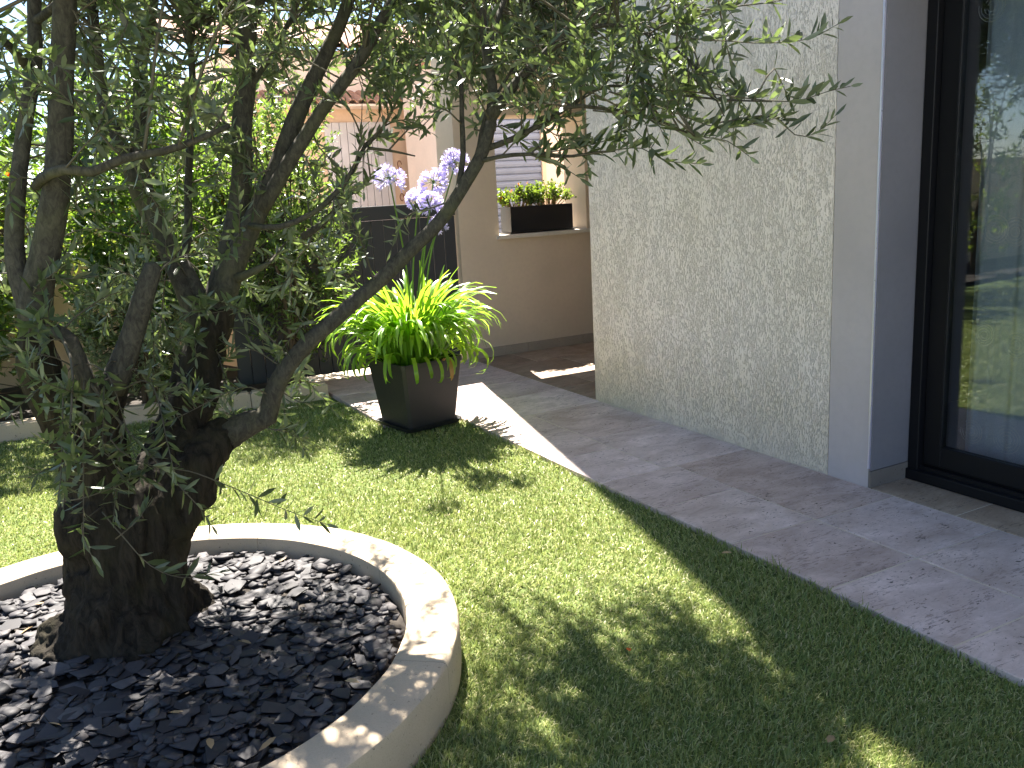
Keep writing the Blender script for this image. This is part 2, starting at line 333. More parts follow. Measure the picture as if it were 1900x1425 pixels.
def tube_np(P, Rr, sides=8, wob=0.0, cap=True):
    n = len(P); T = np.gradient(P, axis=0); T /= np.linalg.norm(T, axis=1)[:, None]+1e-9
    up = np.array([0.31, 0.87, 0.2]) if abs(T[0] @ np.array([0.31, 0.87, 0.2])) < 0.85 else np.array([1.0, 0, 0])
    N = np.cross(T[0], up); N /= np.linalg.norm(N); V = []
    ang = np.linspace(0, 2*math.pi, sides, endpoint=False)
    for i in range(n):
        N = N - T[i]*(N @ T[i]); N /= np.linalg.norm(N)+1e-9; B = np.cross(T[i], N)
        rr = Rr[i]*np.ones(sides)
        if wob: rr = rr*(1+wob*np.array([mnoise.noise(Vector(P[i]*7)+Vector((math.cos(a)*1.7, math.sin(a)*1.7, 0))) for a in ang]))
        V.append(P[i]+np.cos(ang)[:, None]*N*rr[:, None]+np.sin(ang)[:, None]*B*rr[:, None])
    V = np.concatenate(V); i = np.arange(n-1)[:, None]; j = np.arange(sides)[None, :]; j2 = (j+1) % sides
    F = np.stack([i*sides+j, i*sides+j2, (i+1)*sides+j2, (i+1)*sides+j], -1).reshape(-1, 4)
    if cap:
        V = np.vstack([V, P[-1]+T[-1]*Rr[-1]*0.5, P[0]]); tip = len(V)-2; b0 = len(V)-1
        jj = np.arange(sides); F = np.vstack([F, np.stack([(n-1)*sides+jj, (n-1)*sides+(jj+1) % sides, np.full(sides, tip), np.full(sides, tip)], 1),
                                              np.stack([(jj+1) % sides, jj, np.full(sides, b0), np.full(sides, b0)], 1)])
    return V, F
def quads_mesh(name, V, F):
    # drops the doubled last index of the cap triangles
    me = bpy.data.meshes.new(name); me.from_pydata(V.tolist(), [], [list(f[:3]) if f[2] == f[3] else list(f) for f in F.tolist()]); me.update(); return me
class Tubes:
    def __init__(s): s.V = []; s.F = []; s.n = 0
    def add(s, P, Rr, sides=5, wob=0):
        V, F = tube_np(np.asarray(P, float), np.asarray(Rr, float), sides, wob); s.V.append(V); s.F.append(F+s.n); s.n += len(V)
    def build(s, name, m, parent=None):
        return link(name, quads_mesh(name, np.concatenate(s.V), np.concatenate(s.F)), m, parent, True)

# leaves -----------------------------------------------------------
def leaf_template(prof, fold=0.10, curl=0.08):
    # prof: list of (t, half width); the midrib sits lower, the blade bends down to the tip
    V = []; F = []
    for t, h in prof:
        z = -curl*t*t
        if h == 0: V.append([(t, 0, z)])
        else: V.append([(t, -h, z+fold*h*0.22), (t, 0, z), (t, h, z+fold*h*0.22)])
    flat = []; idx = []
    for row in V:
        idx.append([len(flat)+k for k in range(len(row))]); flat += row
    for a, b in zip(idx[:-1], idx[1:]):
        if len(a) == 1 and len(b) == 3: F += [(a[0], b[1], b[0]), (a[0], b[2], b[1])]
        elif len(a) == 3 and len(b) == 3: F += [(a[0], a[1], b[1]), (a[0], b[1], b[0]), (a[1], a[2], b[2]), (a[1], b[2], b[1])]
        else: F += [(a[0], a[1], b[0]), (a[1], a[2], b[0])]
    return np.array(flat, float), np.array([f[::-1] for f in F], int)
OLIVE_T = leaf_template([(0, 0), (0.28, 0.82), (0.66, 0.90), (1, 0)], 0.16, 0.05)
BROAD_T = leaf_template([(0, 0), (0.30, 0.9), (0.70, 0.85), (1, 0)], 0.15, 0.12)
def norm(a): return a/(np.linalg.norm(a, axis=-1, keepdims=True)+1e-9)
class Leaves:
    def __init__(s): s.o = []; s.d = []; s.n = []; s.l = []; s.w = []
    def add(s, o, d, n, l, w): s.o.append(o); s.d.append(d); s.n.append(n); s.l.append(l); s.w.append(w)
    def arrays(s):
        o = np.array(s.o); d = norm(np.array(s.d)); n = np.array(s.n); n = norm(n-d*(n*d).sum(1)[:, None]); sd = np.cross(n, d)
        return o, d, n, sd, np.array(s.l), np.array(s.w)
    def build(s, template, m_each, m_mass, parent, n_each, leaf_name='leaf', mass_name='foliage', frame=True):
        o, d, n, sd, l, w = s.arrays(); TV, TF = template
        # the leaves that show largest from the photograph's place become objects of their own
        pr = proj(o); inn = (pr[:, 2] > 0.2) & (pr[:, 0] > -20) & (pr[:, 0] < W0+20) & (pr[:, 1] > -20) & (pr[:, 1] < H0+20)
        size = np.where(inn, l/np.maximum(pr[:, 2], 0.2), 0) if frame else np.zeros(len(l))
        order = np.argsort(-size); each = [i for i in order[:n_each] if size[i] > 0]; mask = np.ones(len(l), bool); mask[each] = False
        if each:
            base = npmesh(leaf_name, TV*np.array([1, 1, 1]), TF); base.materials.append(m_each)
            base.polygons.foreach_set('use_smooth', [True]*len(base.polygons))
            for i in each:
                ob = bpy.data.objects.new(leaf_name, base); C.objects.link(ob); ob.parent = parent
                mm = Matrix.Identity(4)
                for r in range(3):
                    mm[r][0] = d[i, r]*l[i]; mm[r][1] = sd[i, r]*w[i]; mm[r][2] = n[i, r]*l[i]; mm[r][3] = o[i, r]-parent.location[r]
                ob.matrix_local = mm
        o, d, n, sd, l, w = (a[mask] for a in (o, d, n, sd, l, w))
        V = o[:, None]+d[:, None]*(TV[None, :, 0:1]*l[:, None, None])+sd[:, None]*(TV[None, :, 1:2]*w[:, None, None])+n[:, None]*(TV[None, :, 2:3]*l[:, None, None])
        V = V-np.array(parent.location)
        F = (TF[None]+np.arange(len(l))[:, None, None]*len(TV)).reshape(-1, 3)
        rnd = np.repeat(rng.random(len(l)), len(TV))
        me = npmesh(mass_name, V.reshape(-1, 3), F, rnd); ob = link(mass_name, me, m_mass, parent, True); ob['kind'] = 'stuff'; return ob

def spray(L, T, P, ll=(0.05, 0.075), ww=0.115, gap=0.019, start=0.25, upb=0.25, r0=0.0028, ang=0.85):
    # a leafy twig along polyline P: opposite pairs, turned 90 degrees from node to node
    P = np.asarray(P, float); seg = np.linalg.norm(np.diff(P, axis=0), axis=1); tot = seg.sum(); cum = np.r_[0, np.cumsum(seg)]
    if T is not None: T.add(P, np.linspace(r0, 0.0011, len(P)), 4)
    s = tot*start; k = 0; sidev = None
    while s < tot:
        i = min(len(seg)-1, np.searchsorted(cum, s)-1); i = max(i, 0); t = (s-cum[i])/seg[i]; p = P[i]*(1-t)+P[i+1]*t; d = (P[i+1]-P[i])/seg[i]
        if sidev is None: sidev = norm(np.cross(d, rng.normal(size=3)))
        sidev = norm(sidev-d*(sidev @ d)); a = sidev if k % 2 == 0 else np.cross(d, sidev)
        tip = s/tot; sc = 1.0-0.35*max(0, (tip-0.75)/0.25)
        for sg in (1, -1):
            if rng.random() < 0.16: continue
            A = ang*rng.uniform(0.45, 1.45)
            ld = norm(d*math.cos(A)+a*sg*math.sin(A)+np.array([0, 0, upb])+rng.normal(0, 0.22, 3))
            nn = norm(d*math.sin(A)-a*sg*math.cos(A)+np.array([0, 0, 0.35])+rng.normal(0, 0.45, 3))
            l = rng.uniform(*ll)*sc; L.add(p, ld, nn, l, l*ww*rng.uniform(0.8, 1.25))
        s += gap*rng.uniform(0.7, 1.35); k += 1
    d = norm(P[-1]-P[-2]); L.add(P[-1], d, norm(rng.normal(size=3)), rng.uniform(*ll)*0.7, ll[0]*ww)

# ================================================================== SETTING
gnd = box('ground', -60, 60, -40, 90, -0.30, -0.06, M['ground']); tag(gnd, 'pale ground sheet under and beyond the garden', None, None, 'structure')
# lawn ---------------------------------------------------------------
RC = np.array([0.0644, 2.8975]); RO, RI, RH = 1.07, 0.895, 0.14
def back_kerb_y(x): return 6.92-0.115*(x+0.0) if x < 1.6 else 6.92-0.115*1.6-(x-1.6)*0.9
bm = bmesh.new()
poly = [(-9, -3), (2.3896, -3), (2.3896, 5.335), (1.888, 5.53), (1.888, 6.72), (-9, 7.98)]
vv = [bm.verts.new((x, y, -0.026)) for x, y in poly]; bm.faces.new(vv)
ll_ = bm_obj('lawn', bm, M['turfbase']); tag(ll_, 'green artificial lawn between tree bed and tiled path', None, None, 'structure')
def in_lawn(x, y):
    a = (x < 2.391+0.004*np.sin(y*37)+0.003*np.sin(y*113)) & (y > -2.5) & (y < np.where(x < 1.6, 6.90-0.115*x, 6.7-(x-1.6)*1.0))
    c = ~((x > 1.888) & (y > 5.525-(x-1.885)*0.38))
    r = np.hypot(x-RC[0], y-RC[1]) > RO+0.004
    return a & c & r & (x > -8)
def turf():
    N = 3600000
    x = rng.uniform(-8, 2.41, N); y = rng.uniform(-2.5, 6.95, N); ok = in_lawn(x, y)
    pr = proj(np.stack([x, y, np.zeros(N)], 1)); inn = (pr[:, 2] > 0.3) & (pr[:, 0] > -120) & (pr[:, 0] < W0+60) & (pr[:, 1] < H0+90) & (pr[:, 1] > 0)
    dist = np.maximum(pr[:, 2], 0.3); dr = np.hypot(x, y-0.5); dens = np.where(inn, np.clip((2.3/dist)**1.5, 0, 1)*0.72, 0.16*np.clip(3.5/np.maximum(dr, 0.5), 0.25, 1))
    ok &= rng.random(N) < dens
    x, y, dist, inn = x[ok], y[ok], dist[ok], inn[ok]; n = len(x)
    h = rng.uniform(0.018, 0.032, n)*(0.85+0.3*np.sin(x*3.1)*np.cos(y*2.7)); wd = 0.00125*np.clip(dist/2.3, 1, 2.6)**0.8*rng.uniform(0.8, 1.3, n); wd = np.where(inn, wd*1.25, 0.0036*rng.uniform(0.8, 1.3, n))
    h = h*np.where(x > 2.36, 1.35+0.35*np.sin(y*23)*np.sin(y*7.3), 1.0)
    a = rng.uniform(0, 2*math.pi, n); lean = rng.uniform(0.15, 1.15, n); la = rng.normal(0.6, 1.5, n)+1.2*np.sin(x*1.7+y)
    th = rng.random(n) < 0.30; lean = np.where(th, rng.uniform(1.2, 2.4, n), lean); h = np.where(th, h*0.55, h)
    bx, by = np.cos(a)*wd, np.sin(a)*wd; lx, ly = np.cos(la)*h*lean, np.sin(la)*h*lean; z0 = -0.026
    V = np.stack([np.stack([x-bx, y-by, np.full(n, z0)], 1), np.stack([x+bx, y+by, np.full(n, z0)], 1),
                  np.stack([x-bx*0.8+lx*0.35, y-by*0.8+ly*0.35, z0+h*0.62], 1), np.stack([x+bx*0.8+lx*0.35, y+by*0.8+ly*0.35, z0+h*0.62], 1),
                  np.stack([x+lx, y+ly, z0+h*np.where(th, 0.8, 1.0)], 1)], 1).reshape(-1, 3)
    F = (np.array([[0, 1, 3], [0, 3, 2], [2, 3, 4]])[None]+np.arange(n)[:, None, None]*5).reshape(-1, 3)
    r = np.where(th, rng.uniform(0.7, 1.0, n), rng.beta(2, 2, n)*0.85)
    o = link('turf_blades', npmesh('turf_blades', V, F, np.repeat(r, 5)), M['turf']); tag(o, 'dense short green blades of the artificial lawn', 'turf', None, 'stuff')
    return n
NB = turf()

# paving -------------------------------------------------------------
pav = box('tiled_path', 1.888, 7.0, -4, 7.40, -0.055, -0.0025, M['grout'])
bm = bmesh.new()      # path bed as an L shape
for x0, x1, y0, y1 in ((2.394, 7.0, -4, 5.3), (1.897, 7.0, 5.56, 7.62), (2.394, 7.0, 5.3, 5.56)): box_bm(bm, x0, x1, y0, y1, -0.055, -0.0025)
bm.to_mesh(pav.data); bm.free(); tag(pav, 'travertine tiled path along the house wall', None, None, 'structure')
def tile(x0, x1, y0, y1, mt='tile'):
    g = 0.004; bm = bmesh.new(); cx, cy = (x0+x1)/2, (y0+y1)/2
    box_bm(bm, x0+g-cx, x1-g-cx, y0+g-cy, y1-g-cy, -0.045, 0.0)
    bmesh.ops.bevel(bm, geom=[e for e in bm.edges if all(v.co.z > -0.01 for v in e.verts)], offset=0.0025, segments=1, affect='EDGES')
    me = bpy.data.meshes.new('tile'); bm.to_mesh(me); bm.free(); o = link('tile', me, M[mt], pav)
    o.location = (cx, cy, random.uniform(-0.001, 0.001)); return o
lx0, lx1, rx1 = 2.386, 2.875, 3.384
for a, b in zip([-1.95, -1.2, -0.45, 0.2, 0.68, 1.14, 1.63, 2.135, 2.655, 3.17, 3.627, 4.12, 4.62], [-1.2, -0.45, 0.2, 0.68, 1.14, 1.63, 2.135, 2.655, 3.17, 3.627, 4.12, 4.62, 5.116]): tile(lx0, lx1 if not 3.6 < a < 5 else 2.80, a, b)
for a, b in zip([-1.95, -0.95, 0.15, 1.13, 2.135, 2.645], [-0.95, 0.15, 1.13, 2.135, 2.645, 3.627]): tile(lx1, rx1, a, b)
tile(2.80, rx1, 3.627, 4.36); tile(2.80, rx1, 4.36, 5.116)
# landing in front of the gate, porch floor
tile(2.386, 2.75, 5.116, 5.647); tile(2.75, rx1, 5.116, 5.647); tile(1.890, 2.386, 5.535, 5.647)
for y0, y1, xs in ((5.647, 6.13, (1.89, 2.42, 2.91, rx1)), (6.13, 6.615, (1.89, 2.15, 2.66, rx1)), (6.615, 7.26, (1.89, 2.40, 2.90, rx1))):
    for a, b in zip(xs[:-1], xs[1:]): tile(a, b, y0, y1)
for y0, y1, xs in ((5.20, 5.70, (rx1, 4.0, 4.5, 5.1, 5.6)), (5.70, 6.20, (rx1, 3.70, 4.3, 4.9, 5.6)), (6.20, 6.75, (rx1, 4.05, 4.6, 5.1, 5.6)), (6.75, 7.245, (rx1, 3.8, 4.4, 5.0, 5.6))):
    for a, b in zip(xs[:-1], xs[1:]): tile(a, b, y0, y1, 'noce')
for a, b in ((0.36, 0.86), (0.86, 1.36), (1.36, 1.83), (1.83, 2.33), (2.33, 2.80)): tile(rx1, 3.66, a, b, 'noce')

# ================================================================== HOUSE
H = empty('house', (3.39, 3.0, 0), 'cream rendered house with roughcast wall, corner porch and black sliding door', 'house')
def hb(name, *a, **k): o = box(name, *a, **k); return rel(o, H)
HT = 8.4
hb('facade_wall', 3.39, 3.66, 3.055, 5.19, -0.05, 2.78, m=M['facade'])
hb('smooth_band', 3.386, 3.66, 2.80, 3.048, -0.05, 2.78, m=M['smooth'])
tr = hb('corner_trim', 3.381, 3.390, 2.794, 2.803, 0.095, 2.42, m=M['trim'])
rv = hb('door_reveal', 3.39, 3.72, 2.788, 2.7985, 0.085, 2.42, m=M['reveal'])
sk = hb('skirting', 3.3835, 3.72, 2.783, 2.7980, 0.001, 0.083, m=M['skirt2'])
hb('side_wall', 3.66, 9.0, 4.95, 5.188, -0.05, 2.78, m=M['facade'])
hb('lintel_wall', 3.39, 3.66, 0.36, 2.797, 2.42, 2.78, m=M['smooth'])
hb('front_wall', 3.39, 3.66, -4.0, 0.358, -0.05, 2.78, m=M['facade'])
# porch wall with its opening
PWY0, PWY1, PX0 = 7.25, 7.63, 3.345
OX0, OX1, OZ0, OZ1 = 3.745, 4.70, 1.075, 2.17
bm = bmesh.new()
for a in ((PX0, 5.75, PWY0, PWY1, -0.05, OZ0), (PX0, 5.75, PWY0, PWY1, OZ1, 2.78)): box_bm(bm, *a)
for a in ((PX0, OX0, PWY0+0.0005, PWY1-0.0005, OZ0, OZ1), (OX1, 5.75, PWY0+0.0005, PWY1-0.0005, OZ0, OZ1)): box_bm(bm, *a)
rel(bm_obj('porch_wall', bm, M['porch']), H)
hb('porch_side_wall', 5.60, 5.85, 5.19, 7.249, -0.05, 2.78, m=M['porch'])
for a, b in ((3.362, 3.98), (3.98, 4.6), (4.6, 5.2), (5.2, 5.595)): hb('skirting', a+0.002, b-0.002, 7.232, 7.2495, 0.0, 0.085, m=M['skirt'])
hb('window_sill', OX0-0.03, 4.235, 7.20, 7.66, OZ0+0.001, OZ0+0.035, m=M['sill'], bevel=0.004)
hb('window_sill', 4.237, OX1+0.03, 7.20, 7.66, OZ0+0.001, OZ0+0.035, m=M['sill'], bevel=0.004)
hb('porch_ceiling', 3.40, 5.75, 5.0, 7.60, 2.72, 2.779, m=M['porch'])
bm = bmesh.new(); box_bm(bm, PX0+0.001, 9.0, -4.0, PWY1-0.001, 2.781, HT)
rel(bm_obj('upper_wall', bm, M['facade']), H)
hb('upper_roof', PX0-0.0, 9.1, -4.1, PWY1, HT+0.001, HT+0.08, m=M['rooftile'])
# sliding door
def door():
    f = bmesh.new(); y1, y0, zt = 2.786, 0.37, 2.40
    for a in ((3.648, 3.80, y1-0.055, y1, 0.0, zt), (3.648, 3.80, y0, y0+0.055, 0.0, zt), (3.648, 3.80, y0+0.055, y1-0.055, zt-0.055, zt)): box_bm(f, *a)
    fr = rel(bm_obj('sliding_door', f, M['alu'], None, 0.003, 1), H); fr['label'] = 'black aluminium sliding glass door'
    def sub(o): rel(o, fr); return o
    sub(box('threshold', 3.632, 3.80, y0+0.056, y1-0.0, 0.002, 0.055, M['alu'], None, 0.006))
    sub(box('track', 3.664, 3.672, y0+0.056, y1-0.056, 0.055, 0.075, M['alu']))
    sub(box('track', 3.700, 3.706, y0+0.056, y1-0.056, 0.055, 0.080, M['alu']))
    for k, (a, b, xx) in enumerate(((1.545, y1-0.057, 3.685), (y0+0.057, 1.60, 3.735))):
        p = bmesh.new(); st = 0.095
        for q in ((xx, xx+0.042, a, a+st, 0.082, zt-0.057), (xx, xx+0.042, b-st, b, 0.082, zt-0.057), (xx, xx+0.042, a+st, b-st, 0.082, 0.185), (xx, xx+0.042, a+st, b-st, zt-0.14, zt-0.057)): box_bm(p, *q)
        sub(bm_obj('panel_frame', p, M['alu'], None, 0.004, 1))
        sub(box('glass_pane', xx+0.017, xx+0.025, a+st-0.01, b-st+0.01, 0.175, zt-0.13, M['glass']))
        if k == 0: sub(box('glazing_bead', xx-0.006, xx, b-st+0.002, b-st+0.010, 0.186, zt-0.15, M['alu']))
door()
# room behind the door
bm = bmesh.new()
for a in ((3.81, 7.5, -1.0, 3.6, -0.04, -0.001), (7.5, 7.6, -1.0, 3.6, 0, 2.7), (3.81, 7.5, 3.6, 3.7, 0, 2.7), (3.81, 7.5, -1.1, -1.0, 0, 2.7), (3.81, 7.6, -1.0, 3.6, 2.7, 2.779)): box_bm(bm, *a)
rel(bm_obj('room_interior', bm, M['interior']), H)
# curtain
def curtain():
    y0, y1 = 0.45, 2.645; n = 260; z0, z1 = 0.10, 2.5
    ys = np.linspace(y0, y1, n); xs = 3.86+0.022*np.sin(ys*31)+0.010*np.sin(ys*67+1)
    V = np.concatenate([np.stack([xs+0.01*(z < 1), ys, np.full(n, z)], 1) for z in (z0, 0.9, 1.7, z1)])
    i = np.arange(n-1); F = np.concatenate([np.stack([k*n+i, k*n+i+1, (k+1)*n+i+1, (k+1)*n+i], 1) for k in range(3)])
    o = link('curtain', npmesh('curtain', V, F), M['curtain'], None, True); tag(o, 'sheer white curtain with swirl embroidery hanging behind the sliding door', 'curtain')
    for j, (px, py, s) in enumerate(((1852, 425, 1.0), (1845, 12, 1.0), (1872, 815, 1.05), (1806, 800, 0.9), (1888, 430, 1.0), (1890, 640, 0.9), (1830, 620, 0.8))):
        c = PX(px, py, 3.84); T = Tubes()
        for r in (0.020, 0.034, 0.048, 0.060):
            a = np.linspace(0.3*r*50, 0.3*r*50+5.6, 26); rr = r*s
            T.add(np.stack([np.full(26, 0.0)-0.004, np.cos(a)*rr*(1+0.03*a/6), np.sin(a)*rr*1.05], 1)+c+np.array([-0.012, 0, 0]), np.full(26, 0.0012), 4)
        T.build('swirl', M['swirl'], o)
curtain()

# ================================================================== GATE
G = empty('gate', (2.8, 7.32, 0), 'dark anthracite gate of vertical boards beside the porch wall', 'gate')
gx0, gx1 = 1.30, 3.335
nbd = 18; bw = (gx1-gx0)/nbd
for i in range(nbd): rel(box('board', gx0+i*bw+0.002, gx0+(i+1)*bw-0.002, 7.312, 7.334, 0.05, 1.315, M['gate'], None, 0.003, 1), G)
rel(box('top_rail', gx0, gx1, 7.295, 7.350, 1.318, 1.437, M['gate'], None, 0.004, 1), G)
rel(box('bottom_rail', gx0, gx1, 7.336, 7.356, 0.10, 0.20, M['gate'], None, 0.003, 1), G)

# ================================================================== TREE BED
def ring():
    K = empty('tree_bed_kerb', (RC[0], RC[1], 0), 'round cream stone kerb enclosing the olive tree bed', 'kerb')
    n = 8; prof = [(RO-0.006, -0.055), (RO, 0.0), (RO, RH-0.016), (RO-0.004, RH-0.006), (RO-0.014, RH), (RI+0.012, RH), (RI+0.003, RH-0.006), (RI, RH-0.016), (RI, -0.055)]
    for k in range(n):
        a0 = k*2*math.pi/n+0.10+0.0012; a1 = (k+1)*2*math.pi/n+0.10-0.0012; m_ = 22; V = []; F = []
        for a in np.linspace(a0, a1, m_):
            for r, z in prof:
                w_ = 1+0.0022*mnoise.noise(Vector((math.cos(a)*9, math.sin(a)*9, z*20+r)))
                V.append((math.cos(a)*r*w_, math.sin(a)*r*w_, z+(0.0025*mnoise.noise(Vector((math.cos(a)*6*r, math.sin(a)*6*r, 3))) if z > 0.05 else 0)))
        p = len(prof)
        for i in range(m_-1):
            for j in range(p): F.append((i*p+j, (i+1)*p+j, (i+1)*p+(j+1) % p, i*p+(j+1) % p))
        F += [tuple(range(p)), tuple(range((m_-1)*p, m_*p))[::-1]]
        me = bpy.data.meshes.new('kerb_stone'); me.from_pydata(V, [], F); me.update(); o = link('kerb_stone', me, M['kerb'], K, True)
        bm = bmesh.new(); bm.from_mesh(me); bmesh.ops.recalc_face_normals(bm, faces=bm.faces); bm.to_mesh(me); bm.free()
        me.set_sharp_from_angle(angle=math.radians(36))
ring()
def slate_bed():
    n = 96; bm = bmesh.new(); rings = []
    for r in (0.0, 0.3, 0.6, RI-0.002):
        if r == 0: rings.append([bm.verts.new((RC[0], RC[1], 0.075))]); continue
        rings.append([bm.verts.new((RC[0]+r*math.cos(2*math.pi*i/n), RC[1]+r*math.sin(2*math.pi*i/n), 0.075-0.02*(r/RI)**2)) for i in range(n)])
    for i in range(n): bm.faces.new((rings[0][0], rings[1][i], rings[1][(i+1) % n]))
    for a, b in zip(rings[1:-1], rings[2:]):
        for i in range(n): bm.faces.new((a[i], b[i], b[(i+1) % n], a[(i+1) % n]))
    S = bm_obj('slate_bed', bm, M['bed']); tag(S, 'bed of dark slate chips around the olive trunk', None, None, 'structure')
    # chip shapes
    var = []
    for q in range(14):
        k = random.choice((4, 5, 5, 6, 7)); an = np.sort(rng.uniform(0, 2*math.pi, k)); an = (an+np.linspace(0, 2*math.pi, k, endpoint=False)*2.2)/3.2
        rr = rng.uniform(0.66, 1.15, k); el = rng.uniform(0.55, 0.85); top = np.stack([np.cos(an)*rr, np.sin(an)*rr*el, 1+rng.normal(0, 0.18, k)], 1); bot = top*np.array([1.04, 1.04, 0])+np.array([0, 0, -1])+np.stack([np.zeros(k), np.zeros(k), rng.normal(0, 0.2, k)], 1)
        ctr = np.array([[rng.normal(0, 0.15), rng.normal(0, 0.15), 1.08], [0, 0, -1.1]]); V = np.vstack([top, bot, ctr]); F = []
        for i in range(k):
            j = (i+1) % k; F += [(i, j, 2*k), (k+j, k+i, 2*k+1), (k+i, k+j, j), (k+i, j, i)]
        var.append((V, np.array(F)))
    N = 3300; rad = np.sqrt(rng.random(N))*(RI-0.028); th = rng.uniform(0, 2*math.pi, N); x = RC[0]+rad*np.cos(th); y = RC[1]+rad*np.sin(th)
    z = 0.075-0.02*(rad/RI)**2+rng.uniform(0.004, 0.038, N); size = rng.gamma(9, 1/9, N)*0.034; size = np.clip(size, 0.014, 0.060); tk = rng.uniform(0.0018, 0.0042, N)
    size = np.minimum(size, np.maximum(0.014, (RI-rad)*0.8))
    tilt = np.clip(np.abs(rng.normal(0, 0.20, N)), 0, 0.6); ta = rng.uniform(0, 2*math.pi, N); rz = rng.uniform(0, 2*math.pi, N); vi = rng.integers(0, len(var), N)
    pr = proj(np.stack([x, y, z], 1)); vis = (pr[:, 0] > 10) & (pr[:, 0] < W0) & (pr[:, 1] < H0-8) & (np.hypot(x-0.10, y-3.15) > 0.26)
    score = np.where(vis, size/pr[:, 2]*(0.6+z*12), 0); order = np.argsort(-score); each = set(order[:300].tolist())
    mes = []
    for V, F in var:
        me = npmesh('slate_chip', V, F); me.materials.append(M['slate']); mes.append(me)
    Vs = []; Fs = []; rs = []; off = 0
    for i in range(N):
        mt = Matrix.Translation((x[i], y[i], z[i])) @ Matrix.Rotation(tilt[i], 4, Vector((math.cos(ta[i]), math.sin(ta[i]), 0))) @ Matrix.Rotation(rz[i], 4, 'Z') @ Matrix.Diagonal((size[i], size[i], tk[i], 1))
        if i in each:
            o = bpy.data.objects.new('slate_chip', mes[vi[i]]); C.objects.link(o); o.matrix_local = mt; o.parent = S
        else:
            A = np.array(mt); V, F = var[vi[i]]; Vs.append(V @ A[:3, :3].T+A[:3, 3]); Fs.append(F+off); off += len(V); rs.append(np.full(len(V), rng.random()))
    o = link('slate_chips', npmesh('slate_chips', np.concatenate(Vs), np.concatenate(Fs), np.concatenate(rs)), M['slate'], S); o['kind'] = 'stuff'
slate_bed()

# ================================================================== OLIVE TREE
OT = empty('olive_tree', (0.10, 3.12, 0.05), 'old gnarled olive tree with several limbs in the slate bed', 'tree')
TO = np.array(OT.location)
SK = []      # skeleton sample points of woody limbs (for attaching sprays): (pos, radius)
def path(pts): return [PY(a, b, c) for a, b, c, *_ in pts], [p[3] for p in pts]
def jitter(P, a): return P+np.array([[mnoise.noise(Vector(p*5)+Vector((k*17.3, 0, 0))) for k in range(3)] for p in P])*a
def limb(pts, name='branch', sides=9, m='limb', wob=0.10, step=0.05):
    P, r = path(pts); P, r = resample(P, r, step); P = jitter(P, 0.010); V, F = tube_np(P, r, sides, wob); V = V-TO
    for p, q in zip(P, r): SK.append((p, q))
    return link(name, quads_mesh(name, V, F), M[m], OT, True)
# lower trunk: overlapping tubes fused into one skin, then carved by noise
def trunk():
    parts = [
        ([(-0.02, 3.10, -0.03), (0.06, 3.13, 0.10), (0.11, 3.16, 0.26), (0.12, 3.18, 0.42), (0.10, 3.20, 0.56)], [0.225, 0.20, 0.185, 0.18, 0.16]),
        ([(0.20, 3.08, -0.03), (0.19, 3.12, 0.14), (0.19, 3.16, 0.34), (0.22, 3.18, 0.50)], [0.16, 0.14, 0.135, 0.13]),
        ([(-0.11, 3.08, -0.03), (-0.05, 3.10, 0.12)], [0.075, 0.07]), ([(0.36, 3.16, -0.03), (0.25, 3.14, 0.16)], [0.085, 0.09]), ([(0.10, 2.90, -0.03), (0.10, 3.02, 0.16)], [0.09, 0.10]),
    ]
    px = [
        [(235, 980, 3.20, .150), (185, 890, 3.18, .105), (130, 790, 3.15, .078), (80, 690, 3.12, .062), (66, 600, 3.10, .052)],
        [(270, 960, 3.18, .145), (310, 870, 3.24, .108), (342, 770, 3.30, .084), (378, 660, 3.35, .072), (402, 575, 3.38, .062)],
        [(290, 960, 3.16, .125), (345, 890, 3.18, .092), (395, 825, 3.20, .066), (430, 800, 3.20, .052)],
        [(200, 900, 3.14, .095), (196, 800, 3.10, .062), (212, 715, 3.08, .046)],
    ]
    VV = []; FF = []; n = 0
    for pts, rad in parts+[path(p) for p in px]:
        P, r = resample(pts, rad, 0.03)
        for p, q in zip(P, r): SK.append((p, q))
        V, F = tube_np(P, r, 20, 0.28); VV.append(V); FF.append(F+n); n += len(V)
    me = quads_mesh('tmp', np.concatenate(VV), np.concatenate(FF)); o = link('tmp', me)
    md = o.modifiers.new('r', 'REMESH'); md.mode = 'VOXEL'; md.voxel_size = 0.0095
    sm = o.modifiers.new('s', 'SMOOTH'); sm.iterations = 4
    dg = bpy.context.evaluated_depsgraph_get(); ev = o.evaluated_get(dg); m2 = bpy.data.meshes.new_from_object(ev)
    bpy.data.objects.remove(o)
    nv = len(m2.vertices); co_ = np.empty(nv*3); no = np.empty(nv*3); m2.vertices.foreach_get('co', co_); m2.vertices.foreach_get('normal', no); co_ = co_.reshape(-1, 3); no = no.reshape(-1, 3)
    for i in range(nv):
        p = co_[i]; a = mnoise.noise(Vector((p[0]*4.2, p[1]*4.2, p[2]*3.0))); ang = math.atan2(p[1]-3.15, p[0]-0.12)
        rid = 1-abs(mnoise.noise(Vector((p[0]*16+a*1.5, p[1]*16, p[2]*3.6))))*2
        fin = mnoise.noise(Vector((p[0]*55, p[1]*55, p[2]*22)))
        k = 0.35+0.65*max(0, min(1, (1.35-p[2])/0.9))
        rd2 = 1-abs(mnoise.noise(Vector((p[0]*34+a*2, p[1]*34, p[2]*7.5))))*2
        co_[i] = p+no[i]*(a*0.036+(rid-0.5)*0.018+(rd2-0.5)*0.009+fin*0.005)*k
    m2.vertices.foreach_set('co', (co_-TO).ravel()); m2.update(); m2.materials.clear()
    tk = link('trunk', m2, M['bark'], OT, True); return tk
trunk()
